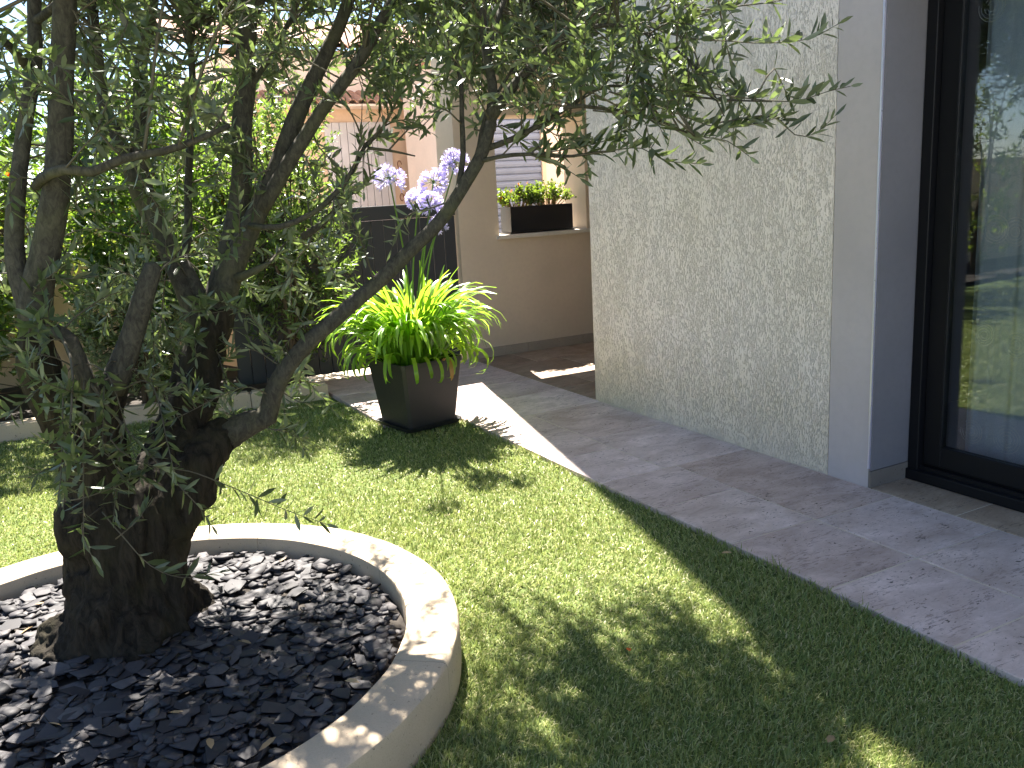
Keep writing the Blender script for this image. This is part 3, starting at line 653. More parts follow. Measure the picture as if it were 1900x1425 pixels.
LIMBS = [
    # far left pair
    [(66, 610, 3.10, 0.0527), (70, 540, 3.08, 0.0484), (88, 440, 3.05, 0.0434), (104, 320, 3.02, 0.0397), (114, 180, 3.0, 0.0360), (122, 40, 2.98, 0.0335), (125, -120, 2.95, 0.0285), (135, -330, 2.9, 0.0186), (150, -520, 2.9, 0.0087)],
    [(62, 600, 3.10, 0.0372), (28, 480, 3.12, 0.0298), (30, 360, 3.14, 0.0260), (46, 240, 3.15, 0.0236), (62, 110, 3.16, 0.0223), (66, 0, 3.18, 0.0205), (50, -160, 3.2, 0.0161), (20, -330, 3.2, 0.0074)],
    [(55, 130, 3.16, 0.0161), (20, 85, 3.05, 0.0124), (-40, 40, 2.95, 0.0087), (-110, -20, 2.85, 0.0050)],
    [(64, 40, 3.17, 0.0149), (100, 15, 3.1, 0.0124), (150, -40, 3.0, 0.0074)],
    [(210, 725, 3.08, 0.0446), (236, 645, 3.05, 0.0374), (262, 565, 3.03, 0.0331), (286, 492, 3.02, 0.0288)],
    [(92, 610, 3.05, .022), (128, 632, 2.98, .024), (150, 675, 2.98, .026), (178, 745, 3.03, .03)],
    # centre
    [(402, 580, 3.38, 0.0619), (426, 480, 3.42, 0.0464), (444, 360, 3.45, 0.0396), (452, 230, 3.47, 0.0361), (455, 110, 3.48, 0.0344), (462, 30, 3.48, 0.0318), (440, -60, 3.5, 0.0206), (420, -240, 3.52, 0.0120)],
    [(462, 35, 3.48, 0.0258), (490, -20, 3.46, 0.0224), (540, -150, 3.4, 0.0138), (580, -300, 3.4, 0.0077)],
    [(412, 560, 3.36, 0.0499), (440, 480, 3.34, 0.0430), (478, 390, 3.32, 0.0370), (520, 295, 3.30, 0.0335), (556, 200, 3.3, 0.0310), (600, 110, 3.3, 0.0267), (645, 10, 3.3, 0.0224), (690, -120, 3.3, 0.0155), (730, -290, 3.3, 0.0077)],
    [(486, 385, 3.30, 0.0292), (530, 310, 3.22, 0.0267), (585, 225, 3.15, 0.0249), (640, 150, 3.1, 0.0232), (690, 75, 3.06, 0.0206), (730, 0, 3.05, 0.0172), (790, -130, 3.0, 0.0103), (840, -260, 3.0, 0.0060)],
    [(392, 600, 3.38, 0.0430), (340, 500, 3.45, 0.0378), (295, 425, 3.5, 0.0344), (258, 360, 3.52, 0.0318), (236, 290, 3.54, 0.0284), (200, 215, 3.56, 0.0241), (185, 130, 3.58, 0.0224), (172, 20, 3.6, 0.0198), (160, -120, 3.6, 0.0120)],
    [(372, 620, 3.36, 0.0361), (318, 480, 3.44, 0.0310), (270, 345, 3.5, 0.0275), (258, 220, 3.55, 0.0241), (264, 110, 3.56, 0.0224), (285, 0, 3.6, 0.0172), (310, -150, 3.6, 0.0103)],
    [(345, 480, 3.6, 0.0172), (352, 320, 3.75, 0.0155), (356, 150, 3.85, 0.0138), (350, 40, 3.9, 0.0138), (330, -40, 3.9, 0.0103)],
    [(352, 60, 3.9, 0.0103), (395, 25, 3.9, 0.0095), (440, 20, 3.9, 0.0060)],
    [(440, 520, 3.30, 0.0172), (480, 500, 3.25, 0.0138), (500, 488, 3.22, 0.0086)],
    [(462, 418, 3.28, 0.0112), (520, 420, 3.2, 0.0112), (580, 395, 3.15, 0.0103), (640, 340, 3.1, 0.0095), (680, 270, 3.08, 0.0086), (705, 245, 3.07, 0.0069), (735, 185, 3.05, 0.0043)],
    [(560, 440, 3.3, 0.0138), (600, 412, 3.3, 0.0120), (650, 365, 3.3, 0.0077), (690, 335, 3.3, 0.0043)],
    [(680, 275, 3.08, 0.0060), (720, 280, 3.06, 0.0052), (772, 288, 3.05, 0.0026)],
    [(462, 160, 3.45, 0.0138), (490, 120, 3.5, 0.0120), (510, 95, 3.55, 0.0103), (540, 30, 3.6, 0.0077)],
    # curved thin branch in front of the left limbs
    [(64, 345, 3.10, .016), (80, 330, 2.95, .016), (120, 314, 2.85, .015), (172, 317, 2.82, .014), (226, 294, 2.8, .013), (300, 280, 2.8, .012), (360, 262, 2.8, .010), (425, 235, 2.8, .007)],
    # right arm
    [(420, 806, 3.20, .056), (462, 786, 3.19, .047), (496, 772, 3.18, .041), (508, 735, 3.16, .035), (530, 684, 3.13, .033), (575, 630, 3.10, .030), (640, 575, 3.05, .028), (735, 492, 2.97, .026), (825, 392, 2.90, .024), (885, 300, 2.86, .0225), (912, 225, 2.84, .021)],
    [(910, 240, 2.84, .020), (914, 170, 2.86, .018), (900, 90, 2.95, .016), (892, -10, 3.1, .014), (885, -130, 3.35, .011), (875, -260, 3.6, .006)],
    [(903, 110, 2.92, .012), (935, 0, 3.05, .011), (975, -110, 3.3, .009), (1020, -230, 3.55, .007), (1060, -330, 3.75, .004)],
    [(914, 215, 2.84, .019), (960, 150, 2.80, .017), (1010, 100, 2.75, .015), (1055, 50, 2.70, .013), (1110, -10, 2.65, .010), (1180, -110, 2.6, .006)],
    [(845, 368, 2.89, .0115), (858, 290, 2.92, .0105), (857, 200, 2.96, .009), (852, 130, 3.0, .008), (820, 60, 3.05, .007), (795, -10, 3.1, .004)],
    [(872, 330, 2.88, .0105), (888, 270, 2.88, .009), (905, 205, 2.88, .0075), (960, 110, 2.85, .0045)],
    [(880, 300, 2.86, .0085), (925, 290, 2.80, .0075), (985, 287, 2.70, .0065), (1060, 290, 2.58, .005), (1140, 280, 2.45, .0035)],
    [(895, 275, 2.86, .012), (950, 258, 2.78, .0105), (1010, 228, 2.66, .009), (1055, 198, 2.55, .0078), (1110, 202, 2.45, .006), (1200, 214, 2.32, .0042), (1290, 250, 2.22, .003)],
    [(1010, 100, 2.75, .0105), (1080, 55, 2.62, .0085), (1150, 45, 2.50, .007), (1230, 75, 2.35, .005), (1300, 130, 2.24, .0036), (1345, 215, 2.18, .0025)],
    [(1055, 50, 2.70, .009), (1150, 0, 2.52, .007), (1240, -20, 2.36, .006), (1330, -10, 2.22, .004)],
    [(1060, 195, 2.55, .006), (1130, 160, 2.45, .005), (1230, 170, 2.32, .004), (1330, 182, 2.22, .0032), (1430, 188, 2.14, .0025)],
]
for L_ in LIMBS: limb(L_, sides=10 if L_[0][3] > .03 else 7, step=0.045)
# the stump of a sawn branch and a burr
SKP = np.array([p for p, r in SK]); SKR = np.array([r for p, r in SK])
LV = Leaves(); TW = Tubes()
def px_spray(pts, ll=(0.060, 0.088), gap=0.024, start=0.1, upb=0.25, **k):
    P = [PY(*p) for p in pts]; P, _ = resample(P, [0]*len(P), 0.03); spray(LV, TW, P, ll=ll, gap=gap, start=start, upb=upb, **k)
# traced sprays that stand out against the wall and the lawn
for pts in ([(1180, 40, 2.44), (1240, 62, 2.34), (1290, 72, 2.27), (1350, 76, 2.2), (1420, 80, 2.14), (1500, 72, 2.1), (1556, 44, 2.08)],
            [(1290, 20, 2.28), (1380, 10, 2.2), (1450, 0, 2.14), (1520, -30, 2.1)],
            [(1200, 165, 2.36), (1300, 172, 2.25), (1420, 186, 2.15), (1480, 187, 2.12), (1535, 170, 2.08), (1578, 160, 2.06)],
            [(1130, 170, 2.45), (1240, 205, 2.32), (1330, 236, 2.22), (1400, 230, 2.16), (1455, 215, 2.12)],
            [(1330, 228, 2.22), (1430, 215, 2.15), (1475, 250, 2.12), (1512, 248, 2.1), (1548, 216, 2.07)],
            [(1100, 205, 2.47), (1180, 215, 2.36), (1240, 235, 2.29), (1300, 268, 2.22)],
            [(1250, 240, 2.28), (1310, 255, 2.22), (1350, 262, 2.18), (1390, 290, 2.15)],
            [(1060, 290, 2.58), (1130, 280, 2.46), (1190, 275, 2.38), (1235, 298, 2.32), (1300, 304, 2.25)],
            [(990, 287, 2.7), (1060, 275, 2.58), (1120, 262, 2.48), (1170, 235, 2.42)],
            [(985, 288, 2.7), (1035, 305, 2.62), (1075, 330, 2.56)],
            [(930, 290, 2.8), (970, 250, 2.74), (1010, 222, 2.67), (1060, 215, 2.56)],
            [(1000, 230, 2.67), (1040, 255, 2.6), (1080, 262, 2.55)]):
    px_spray(pts, upb=0.35, ll=(0.060, 0.088), gap=0.021)
for pts in ([(285, 868, 2.95), (350, 874, 2.88), (420, 900, 2.82), (480, 925, 2.78), (540, 950, 2.75), (605, 972, 2.72)],):
    px_spray(pts, start=0.35, gap=0.028, upb=0.15)
for pts in ([(110, 788, 3.0), (170, 825, 2.9), (225, 862, 2.84), (282, 896, 2.8)], [(190, 940, 2.95), (152, 972, 2.86), (160, 1010, 2.82), (178, 1045, 2.8)],
            [(190, 950, 2.95), (225, 992, 2.84), (280, 1050, 2.78), (340, 1072, 2.74), (405, 1062, 2.72)], [(215, 1000, 2.9), (245, 975, 2.82), (270, 945, 2.8)],
            [(110, 930, 2.9), (150, 925, 2.82), (210, 905, 2.78), (260, 880, 2.76)], [(230, 780, 2.95), (205, 815, 2.85), (245, 850, 2.8), (300, 870, 2.78)]):
    px_spray(pts, start=0.45, gap=0.032, upb=0.3, ll=(0.06, 0.085))
# sprays grown from the nearest limb towards points in the crown
def grow(target, ll=(0.048, 0.076), gap=0.0195, side=1, upb=0.2, start=0.3, dmax=0.9):
    t = np.array(target); d = np.linalg.norm(SKP-t, axis=1)+0.9*np.maximum(0, SKR-0.035)*4
    kk = np.argsort(d)[:14]; kk = kk[d[kk] < d[kk[0]]*1.35+0.03]; i = int(rng.choice(kk)); a = SKP[i]; D = np.linalg.norm(t-a)
    if D < 0.06 or D > dmax: return False
    out = norm(t-a); mid = a+(t-a)*0.5+np.array([0, 0, 0.12*D])+rng.normal(0, 0.09*D, 3)
    P, _ = resample([a, mid, t, t+norm(t-mid+np.array([0, 0, rng.uniform(-0.25, 0.15)]))*rng.uniform(0.06, 0.14)], [0]*4, 0.035)
    spray(LV, TW, P, ll=ll, gap=gap, start=max(start, min(0.8, 1-0.34/D)), upb=upb, r0=0.0035 if D < 0.5 else 0.006)
    for k in range(side):
        s = P[int(len(P)*rng.uniform(0.4, 0.75))]; q = norm(out+rng.normal(0, 0.6, 3)); l = rng.uniform(0.10, 0.22)
        Q, _ = resample([s, s+q*l*0.5, s+q*l+np.array([0, 0, rng.uniform(-0.03, 0.04)])], [0]*3, 0.035); spray(LV, TW, Q, ll=ll, gap=gap, start=0.15, upb=upb, r0=0.0022)
    return True
def crown_ok(p):
    x, y, z = p
    sh = np.array([x, y])-z*np.array([SUN[0], SUN[1]])/SUN[2]
    # the sunny stretch of lawn right of the bed stays clear of the crown
    q = proj([sh[0], sh[1], 0])[0]
    if z > 1.0 and 560 < q[0] < 1290 and 800 < q[1] < (1070 if q[0] > 870 else 985): return False
    return y > 1.6 and x < 3.0
REG = [ # px rectangle, number, depth range, side twigs
    (0, 480, -140, 190, 58, 2.55, 4.0, 1), (480, 780, -140, 130, 40, 2.6, 3.9, 1), (760, 1150, -140, 140, 44, 2.45, 3.3, 1), (1080, 1400, -140, 170, 34, 2.1, 2.75, 1),
    (0, 460, 190, 560, 46, 2.9, 3.9, 1), (0, 140, 560, 900, 9, 2.55, 3.05, 1), (280, 600, 560, 800, 22, 3.0, 3.6, 1), (120, 420, 760, 950, 7, 2.6, 2.9, 0),
    (540, 720, 120, 330, 12, 2.9, 3.5, 0), (700, 900, 130, 260, 9, 2.7, 3.3, 0), (920, 1090, 150, 300, 12, 2.5, 2.95, 0), (460, 640, 300, 560, 14, 3.1, 3.8, 1),
    (1150, 1440, 60, 225, 18, 2.08, 2.4, 0), (1090, 1300, 120, 240, 12, 2.2, 2.6, 0), (650, 780, 380, 470, 3, 2.8, 3.1, 0)]
for x0, x1, y0, y1, nn_, Y0, Y1, sd_ in REG:
    c = 0; tries = 0
    while c < nn_ and tries < nn_*6:
        tries += 1; p = PY(rng.uniform(x0, x1), rng.uniform(y0, y1), rng.uniform(Y0, Y1))
        if crown_ok(p) and grow(p, side=sd_): c += 1
# the part of the crown above the picture
for ctr, rad_, cnt in (((0.75, 2.95, 2.75), (1.45, 1.15, 0.85), 170), ((0.25, 3.95, 2.75), (1.15, 0.95, 0.75), 150), ((1.85, 3.8, 2.5), (0.65, 0.7, 0.40), 80)):
    c = 0; tries = 0
    while c < cnt and tries < 5000:
        tries += 1; q = norm(rng.normal(size=3))*rng.random()**0.4; p = np.array(ctr)+q*np.array(rad_)
        if proj(p)[0][1] > -60 or not crown_ok(p): continue
        if grow(p, side=2, gap=0.027, start=0.2): c += 1
# sprays whose shade falls on the bed and on the front lawn
def shade(n, rect, zr, ok, seed):
    c = 0; tries = 0
    while c < n and tries < 6000:
        tries += 1; G_ = PG(rng.uniform(rect[0], rect[1]), rng.uniform(rect[2], rect[3])); z = rng.uniform(*zr)
        if mnoise.noise(Vector((G_[0]*2.3, G_[1]*2.3, seed))) < -0.12: continue
        p = np.array([G_[0]+z*SUN[0]/SUN[2], G_[1]+z*SUN[1]/SUN[2], z]); q = proj(p)[0]
        if not ok(q[0], q[1]) or not crown_ok(p): continue
        if grow(p, side=1, gap=0.024, dmax=1.35): c += 1
shade(66, (860, 1290, 1075, 1240), (1.8, 2.9), lambda x, y: y < -10 or (640 < x < 1380 and y < 190), 2.2)
shade(16, (640, 850, 990, 1200), (1.8, 3.2), lambda x, y: y < -10 or (x < 720 and y < 150), 7.7)
shade(105, (860, 1560, 1130, 1420), (1.8, 2.7), lambda x, y: y < 0 or (740 < x < 1380 and y < 150), 1.3)
shade(80, (-150, 700, 1060, 1500), (1.7, 3.1), lambda x, y: y < 0 or (x < 700 and y < 200), 4.1)
LVO = LV
tw = TW.build('twigs', M['twig'], OT); tw.data.transform(Matrix.Translation(-Vector(TO)))
LV.build(OLIVE_T, M['olive'], M['olive_far'], OT, 300)

# ================================================================== HEDGE BED
def back_kerb():
    K = empty('bed_edging', (0.3, 6.9, 0), 'low cream stone edging of the hedge bed behind the lawn', 'edging')
    xs = [-2.0, -1.0, -0.05, 0.62, 1.27, 1.86]
    for a, b in zip(xs[:-1], xs[1:]):
        ya, yb = (6.90-0.115*a, 6.90-0.115*b); d = np.array([b-a, yb-ya]); L = np.linalg.norm(d); an = math.atan2(d[1], d[0])
        bm = bmesh.new(); box_bm(bm, 0.003, L-0.003, 0, 0.10, -0.05, 0.105); bmesh.ops.bevel(bm, geom=[e for e in bm.edges if all(v.co.z > 0.1 for v in e.verts)], offset=0.014, segments=3, affect='EDGES')
        o = bm_obj('edging_stone', bm, M['kerb']); o.location = (a, ya, 0); o.rotation_euler.z = an; rel(o, K)
back_kerb()
bm = bmesh.new(); vs_ = [bm.verts.new(p) for p in ((-9, 7.96, 0.03), (-2, 7.16, 0.03), (1.85, 6.72, 0.03), (1.85, 7.30, 0.03), (1.3, 8.9, 0.03), (-9, 8.9, 0.03))]; bm.faces.new(vs_)
hb_ = bm_obj('hedge_bed', bm, M['bed']); tag(hb_, 'dark soil of the hedge bed', None, None, 'structure')
def shrub(name, label, loc, h, rx, ry, key, n_spray, ll, ww, group, z0=0.12, each=40, gap=0.022, accents=0, seed=0):
    S = empty(name, loc, label, 'shrub', group); L = Leaves(); T = Tubes(); base = np.array(loc)
    tips = []
    for k in range(5):
        a = rng.uniform(0, 2*math.pi); P = [base+np.array([0.05*math.cos(a), 0.05*math.sin(a), -0.03])]
        top = base+np.array([math.cos(a)*rx*rng.uniform(.2, .6), math.sin(a)*ry*rng.uniform(.2, .6), h*rng.uniform(0.7, 0.95)])
        P += [base+(top-base)*0.35+rng.normal(0, 0.04, 3), base+(top-base)*0.7+rng.normal(0, 0.05, 3), top]; P, r = resample(P, [0.022, 0.016, 0.011, 0.005], 0.08); T.add(P, r, 6)
        tips += list(P[len(P)//8:])
    tips = np.array(tips); acc = []
    for k in range(int(n_spray*(1.75 if each else 1.2))):
        q = norm(rng.normal(size=3)); q *= rng.random()**0.4; bul = 1+0.18*math.sin(q[0]*5+seed)+0.14*math.cos(q[2]*6+seed*2)
        p = base+np.array([q[0]*rx*bul, q[1]*ry*bul, z0+(h-z0)*(0.5+0.5*q[2])])
        i = int(np.argmin(np.linalg.norm(tips-p, axis=1))); a = tips[i]; D = np.linalg.norm(p-a)+1e-6; l = rng.uniform(0.14, 0.26); d = norm((p-a)/D*0.7+rng.normal(0, 0.35, 3)+np.array([0, 0, 0.45]))
        s0 = p-d*l*0.5; Q = np.array([s0, p, p+d*l*0.5+np.array([0, 0, 0.02])]); spray(L, None, Q, ll=ll, ww=ww, gap=gap, start=0.0, upb=0.15, ang=0.95)
        if k % 2 == 0: T.add(np.array([a, (a+s0)/2+rng.normal(0, 0.02, 3), s0, Q[1], Q[2]]), [0.005, 0.004, 0.003, 0.002, 0.0012], 4)
        if accents and rng.random() < accents and p[2] > base[2]+h*0.5: acc.append((Q[2], d))
    st = T.build('stems', M['stem'], S); st.data.transform(Matrix.Translation(-Vector(loc)))
    L.build(BROAD_T, M[key], M[key+'_far'], S, each)
    for p, d in acc:
        A = Leaves()
        for j in range(4): A.add(p, norm(d+rng.normal(0, 0.5, 3)), rng.normal(size=3), rng.uniform(0.05, 0.07), 0.012)
        A.build(BROAD_T, M['redleaf'], M['redleaf'], S, 4, 'young_leaf', 'young_leaf_tuft') if False else None
        o, dd, n_, sd, l, w_ = A.arrays(); TV, TF = BROAD_T
        for j in range(4):
            V = o[j]+dd[j]*(TV[:, 0:1]*l[j])+sd[j]*(TV[:, 1:2]*w_[j])+n_[j]*(TV[:, 2:3]*l[j])-base; link('young_leaf', npmesh('young_leaf', V, TF), M['redleaf'], S, True)
    return S
HG = 'hedge shrubs behind the lawn'
BR = (0.058, 0.085)
shrub('pittosporum_shrub', 'grey green shrub beside the dark gate at the hedge end', (1.70, 6.98, 0.03), 2.45, 0.62, 0.40, 'pittosporum', 250, (0.045, 0.07), 0.16, HG, each=60, seed=1)
shrub('laurel_shrub', 'dark glossy shrub seen behind the olive right arm', (0.72, 7.25, 0.03), 2.75, 0.74, 0.5, 'laurel', 270, BR, 0.18, HG, each=60, seed=2)
shrub('sage_shrub', 'silvery low shrub seen between the two main olive limbs', (0.55, 6.98, 0.03), 1.15, 0.50, 0.26, 'sage', 150, (0.04, 0.06), 0.17, HG, each=50, gap=0.019, seed=3)
shrub('laurel_shrub', 'dark green shrub with red young tips behind the leftmost olive limbs', (-0.45, 7.40, 0.03), 2.8, 0.72, 0.5, 'laurel', 260, BR, 0.18, HG, each=50, accents=0.10, seed=4)
shrub('pittosporum_shrub', 'light green shrub at the left edge of the picture', (-1.5, 7.5, 0.03), 2.5, 0.75, 0.5, 'pittosporum', 220, BR, 0.16, HG, each=20, seed=5)
shrub('golden_shrub', 'yellow green shrub rising behind the hedge at centre left', (1.05, 8.25, 0.03), 2.62, 0.85, 0.45, 'golden', 210, (0.07, 0.10), 0.22, HG, each=40, gap=0.03, accents=0.06, seed=6)
shrub('golden_shrub', 'yellow green shrub rising behind the far left limbs', (-0.55, 8.35, 0.03), 2.7, 0.9, 0.45, 'golden', 190, (0.07, 0.10), 0.22, HG, each=30, gap=0.03, accents=0.10, seed=7)
shrub('pittosporum_shrub', 'green shrub beyond the gate hiding part of the peach house', (1.80, 8.15, 0.03), 2.75, 0.72, 0.42, 'pittosporum', 210, (0.06, 0.085), 0.18, HG, each=30, gap=0.026, seed=21)
shrub('laurel_shrub', 'dark shrub further left along the hedge', (-2.6, 7.6, 0.03), 2.6, 0.8, 0.5, 'laurel', 150, BR, 0.18, HG, each=0, gap=0.03, seed=8)
shrub('golden_shrub', 'bright shrub in the hedge row beyond the frame', (-4.0, 7.8, 0.03), 2.6, 0.9, 0.5, 'golden', 120, BR, 0.2, HG, each=0, gap=0.03, seed=9)
# side hedge across the garden, seen in the glass of the door
SLAB = ['dark shrub across the lawn nearest the hedge corner, reflected in the door', 'grey green shrub across the lawn, second from the hedge corner, reflected in the door', 'dark shrub across the lawn, third from the hedge corner, reflected in the door',
        'yellow green shrub across the lawn, fourth from the hedge corner, reflected in the door', 'dark shrub across the lawn, fifth from the hedge corner, reflected in the door']
for k, (yy, kk) in enumerate(((7.0, 'laurel'), (5.4, 'pittosporum'), (3.8, 'laurel'), (2.2, 'golden'), (0.6, 'laurel'))):
    shrub('side_shrub', SLAB[k], (-5.8+0.3*(k % 2), yy, -0.02), 3.3, 0.9, 1.1, kk, 230, (0.09, 0.14), 0.22, 'shrubs across the lawn', each=0, gap=0.035, seed=k+12, z0=0.0)
BW = empty('boundary_wall', (-3.0, 8.95, -0.06), 'low peach boundary wall hidden behind the hedge', 'wall')
rel(box('wall_body', -9.5, 2.35, 8.95, 9.15, -0.06, 1.55, M['nwall']), BW); rel(box('coping', -9.5, 2.37, 8.92, 9.18, 1.551, 1.60, M['kerb'], None, 0.005), BW)
# ================================================================== POT AND AGAPANTHUS
PC = np.array([2.115, 5.44]); PA = math.radians(10.4)
def pot():
    P = empty('plant_pot', (PC[0], PC[1], -0.004), 'tapered square dark grey pot standing at the lawn corner', 'pot', rz=PA)
    bm = bmesh.new(); rings = []
    for s, z in ((0.186, 0.018), (0.231, 0.425), (0.238, 0.425), (0.238, 0.455), (0.220, 0.455), (0.216, 0.39)):
        c = 0.02; pts = [(s-c, -s), (s, -s+c), (s, s-c), (s-c, s), (-s+c, s), (-s, s-c), (-s, -s+c), (-s+c, -s)]
        rings.append([bm.verts.new((x, y, z)) for x, y in pts])
    for a, b in zip(rings[:-1], rings[1:]):
        for i in range(8): bm.faces.new((a[i], a[(i+1) % 8], b[(i+1) % 8], b[i]))
    bm.faces.new(rings[0][::-1]); o = bm_obj('body', bm, M['pot'], P)
    bm = bmesh.new(); box_bm(bm, -0.214, 0.214, -0.214, 0.214, 0.391, 0.415); bm_obj('soil', bm, M['soil'], P)
    bm = bmesh.new(); rings = []
    for s, z in ((0.200, 0.0), (0.222, 0.03), (0.216, 0.03), (0.196, 0.010)):
        c = 0.02; pts = [(s-c, -s), (s, -s+c), (s, s-c), (s-c, s), (-s+c, s), (-s, s-c), (-s, -s+c), (-s+c, -s)]
        rings.append([bm.verts.new((x, y, z)) for x, y in pts])
    for a, b in zip(rings[:-1], rings[1:]):
        for i in range(8): bm.faces.new((a[i], a[(i+1) % 8], b[(i+1) % 8], b[i]))
    bm.faces.new(rings[0][::-1]); bm.faces.new(rings[-1]); bm_obj('saucer', bm, M['pot'], P)
pot()
def agapanthus():
    A = empty('agapanthus', (PC[0], PC[1], 0.41), 'bright green agapanthus with lilac flower heads growing in the pot', 'plant')
    o0 = np.array(A.location)
    # strap leaf shapes: arcs in the XZ plane
    shapes = []
    for q in range(18):
        n = 11; bend = 0.5+q*0.165; V = []; F = []; x = z = 0; a = math.radians(84-q*2.0)
        for i in range(n):
            t = i/(n-1); wd = 0.0155*(0.75+0.5*t if t < 0.55 else 1.03)*(1 if t < 0.8 else max(0.05, (1-t)/0.2)**0.6); tw_ = 0.35*math.sin(q*1.7)*t
            for s in (-1, 0, 1): V.append((x, s*wd*math.cos(tw_), z+abs(s)*0.0045+s*wd*math.sin(tw_)))
            st = 1.0/(n-1); aa = a-bend*t*t*1.35; x += math.cos(aa)*st; z += math.sin(aa)*st
        for i in range(n-1):
            for s in range(2): b = i*3+s; F.append((b, b+1, b+4, b+3))
        me = npmesh('leaf', np.array(V), np.array(F)); me.materials.append(M['agap']); me.polygons.foreach_set('use_smooth', [True]*len(me.polygons)); shapes.append(me)
    for k in range(430):
        u = k/430; rr = 0.19*math.sqrt(rng.random()); a = rng.uniform(0, 2*math.pi)
        q = int(np.clip(rng.normal(3+7.5*u, 2.4), 0, 13)); L = rng.uniform(0.46, 0.74)*(1.0 if q > 3 else 0.95)
        o = bpy.data.objects.new('leaf', shapes[q]); C.objects.link(o); o.parent = A
        dirn = a if rr < 0.08 else math.atan2(math.sin(a)*rr, math.cos(a)*rr)+rng.normal(0, 0.5)
        o.location = (math.cos(a)*rr, math.sin(a)*rr, rng.uniform(-0.01, 0.03)); o.rotation_euler = (rng.normal(0, 0.12), rng.normal(0, 0.10), dirn); o.scale = (L, rng.uniform(0.6, 1.0), L)
    for k in range(64):       # outer leaves that hang over the rim
        a = rng.uniform(0, 2*math.pi); rr = rng.uniform(0.15, 0.20); L = rng.uniform(0.38, 0.56); q = int(rng.integers(12, 18))
        o = bpy.data.objects.new('leaf', shapes[q]); C.objects.link(o); o.parent = A
        o.location = (math.cos(a)*rr, math.sin(a)*rr, 0.01); o.rotation_euler = (rng.normal(0, 0.1), rng.uniform(0.05, 0.35), a+rng.normal(0, 0.35)); o.scale = (L, rng.uniform(0.6, 1.0), L)
    # one withered leaf hanging over the rim
    T = []; me = shapes[13].copy(); me.materials.clear(); me.materials.append(M['agap_old']); o = bpy.data.objects.new('leaf', me); C.objects.link(o); o.parent = A
    o.location = (0.12, -0.20, 0.02); o.rotation_euler = (0, 0.55, math.radians(-100)); o.scale = (0.36, 0.8, 0.36); o['label'] = 'withered orange leaf'
    # flower heads
    heads = [(722, 322, 5.02, .088), (803, 330, 5.28, .088), (798, 372, 5.08, .084), (843, 296, 5.20, .092), (775, 362, 5.30, .075), (812, 412, 5.12, .062)]
    for hx, hy, Y, hr in heads:
        c = PY(hx, hy, Y); root = o0+np.array([(c[0]-o0[0])*0.18, (c[1]-o0[1])*0.18, 0]); T = Tubes(); hub = c-np.array([0, 0, hr*0.35])
        P, r = resample([root, root+(hub-root)*np.array([0.25, 0.25, 0.5])+rng.normal(0, .012, 3)*np.array([1, 1, 0]), hub], [0.006, 0.0052, 0.0045], 0.06); T.add(P, r, 6)
        stem = T.build('flower_stalk', M['scape'], A); stem.data.transform(Matrix.Translation(-Vector(o0)))
        PD = Tubes(); V = []; F = []; n = 0; rn = []
        for k in range(58):
            d = norm(rng.normal(size=3)+np.array([0, 0, 0.35])); 
            if d[2] < -0.6: continue
            l = hr*rng.uniform(0.50, 0.72); tip = hub+d*l-np.array([0, 0, 0.004]); PD.add(np.array([hub, hub+d*l*0.55+np.array([0, 0, 0.004]), tip]), [0.0013, 0.0011, 0.001], 3)
            u = norm(np.cross(d, rng.normal(size=3))); v = np.cross(d, u); op = rng.uniform(0.5, 1.0); fl = hr*rng.uniform(0.42, 0.55); cr = rng.random()
            for j in range(6):
                an = j*math.pi/3; rad = u*math.cos(an)+v*math.sin(an); tan = -u*math.sin(an)+v*math.cos(an); w_ = 0.0042
                V += [tip, tip+d*fl*0.5+rad*fl*0.16*op+tan*w_, tip+d*fl*0.5+rad*fl*0.16*op-tan*w_, tip+d*fl*0.86+rad*fl*0.52*op+tan*w_*0.8, tip+d*fl*0.86+rad*fl*0.52*op-tan*w_*0.8, tip+d*fl*0.92+rad*fl*0.72*op]
                F += [(n, n+2, n+1), (n+1, n+2, n+4), (n+1, n+4, n+3), (n+3, n+4, n+5)]; n += 6; rn += [cr]*6
        fl_ = link('flower_head', npmesh('flower_head', np.array(V)-o0, np.array(F), rn), M['petal'], A)
        pd = PD.build('flower_stalklets', M['scape'], fl_); pd.data.transform(Matrix.Translation(-Vector(o0)))
agapanthus()

# ================================================================== WINDOW BOX
SZ = OZ0+0.036
WB = empty('window_planter', (4.22, 7.42, SZ), 'long black planter standing on the porch window sill', 'planter')
bm = bmesh.new()
bx0, bx1, by0, by1 = 3.90, 4.575, 7.30, 7.50
for a in ((bx0, bx1, by0, by0+0.008, 0.016, 0.245), (bx0, bx1, by1-0.008, by1, 0.016, 0.245), (bx0, bx0+0.008, by0+0.008, by1-0.008, 0.016, 0.245), (bx1-0.008, bx1, by0+0.008, by1-0.008, 0.016, 0.245), (bx0+0.008, bx1-0.008, by0+0.008, by1-0.008, 0.016, 0.024)): box_bm(bm, a[0], a[1], a[2], a[3], a[4]+SZ, a[5]+SZ)
rel(bm_obj('body', bm, M['box']), WB)
rel(box('saucer', bx0-0.02, bx1+0.022, by0-0.018, by1+0.018, SZ+0.001, SZ+0.015, M['box'], None, 0.003), WB)
rel(box('soil', bx0+0.009, bx1-0.009, by0+0.009, by1-0.009, SZ+0.03, SZ+0.215, M['soil']), WB)
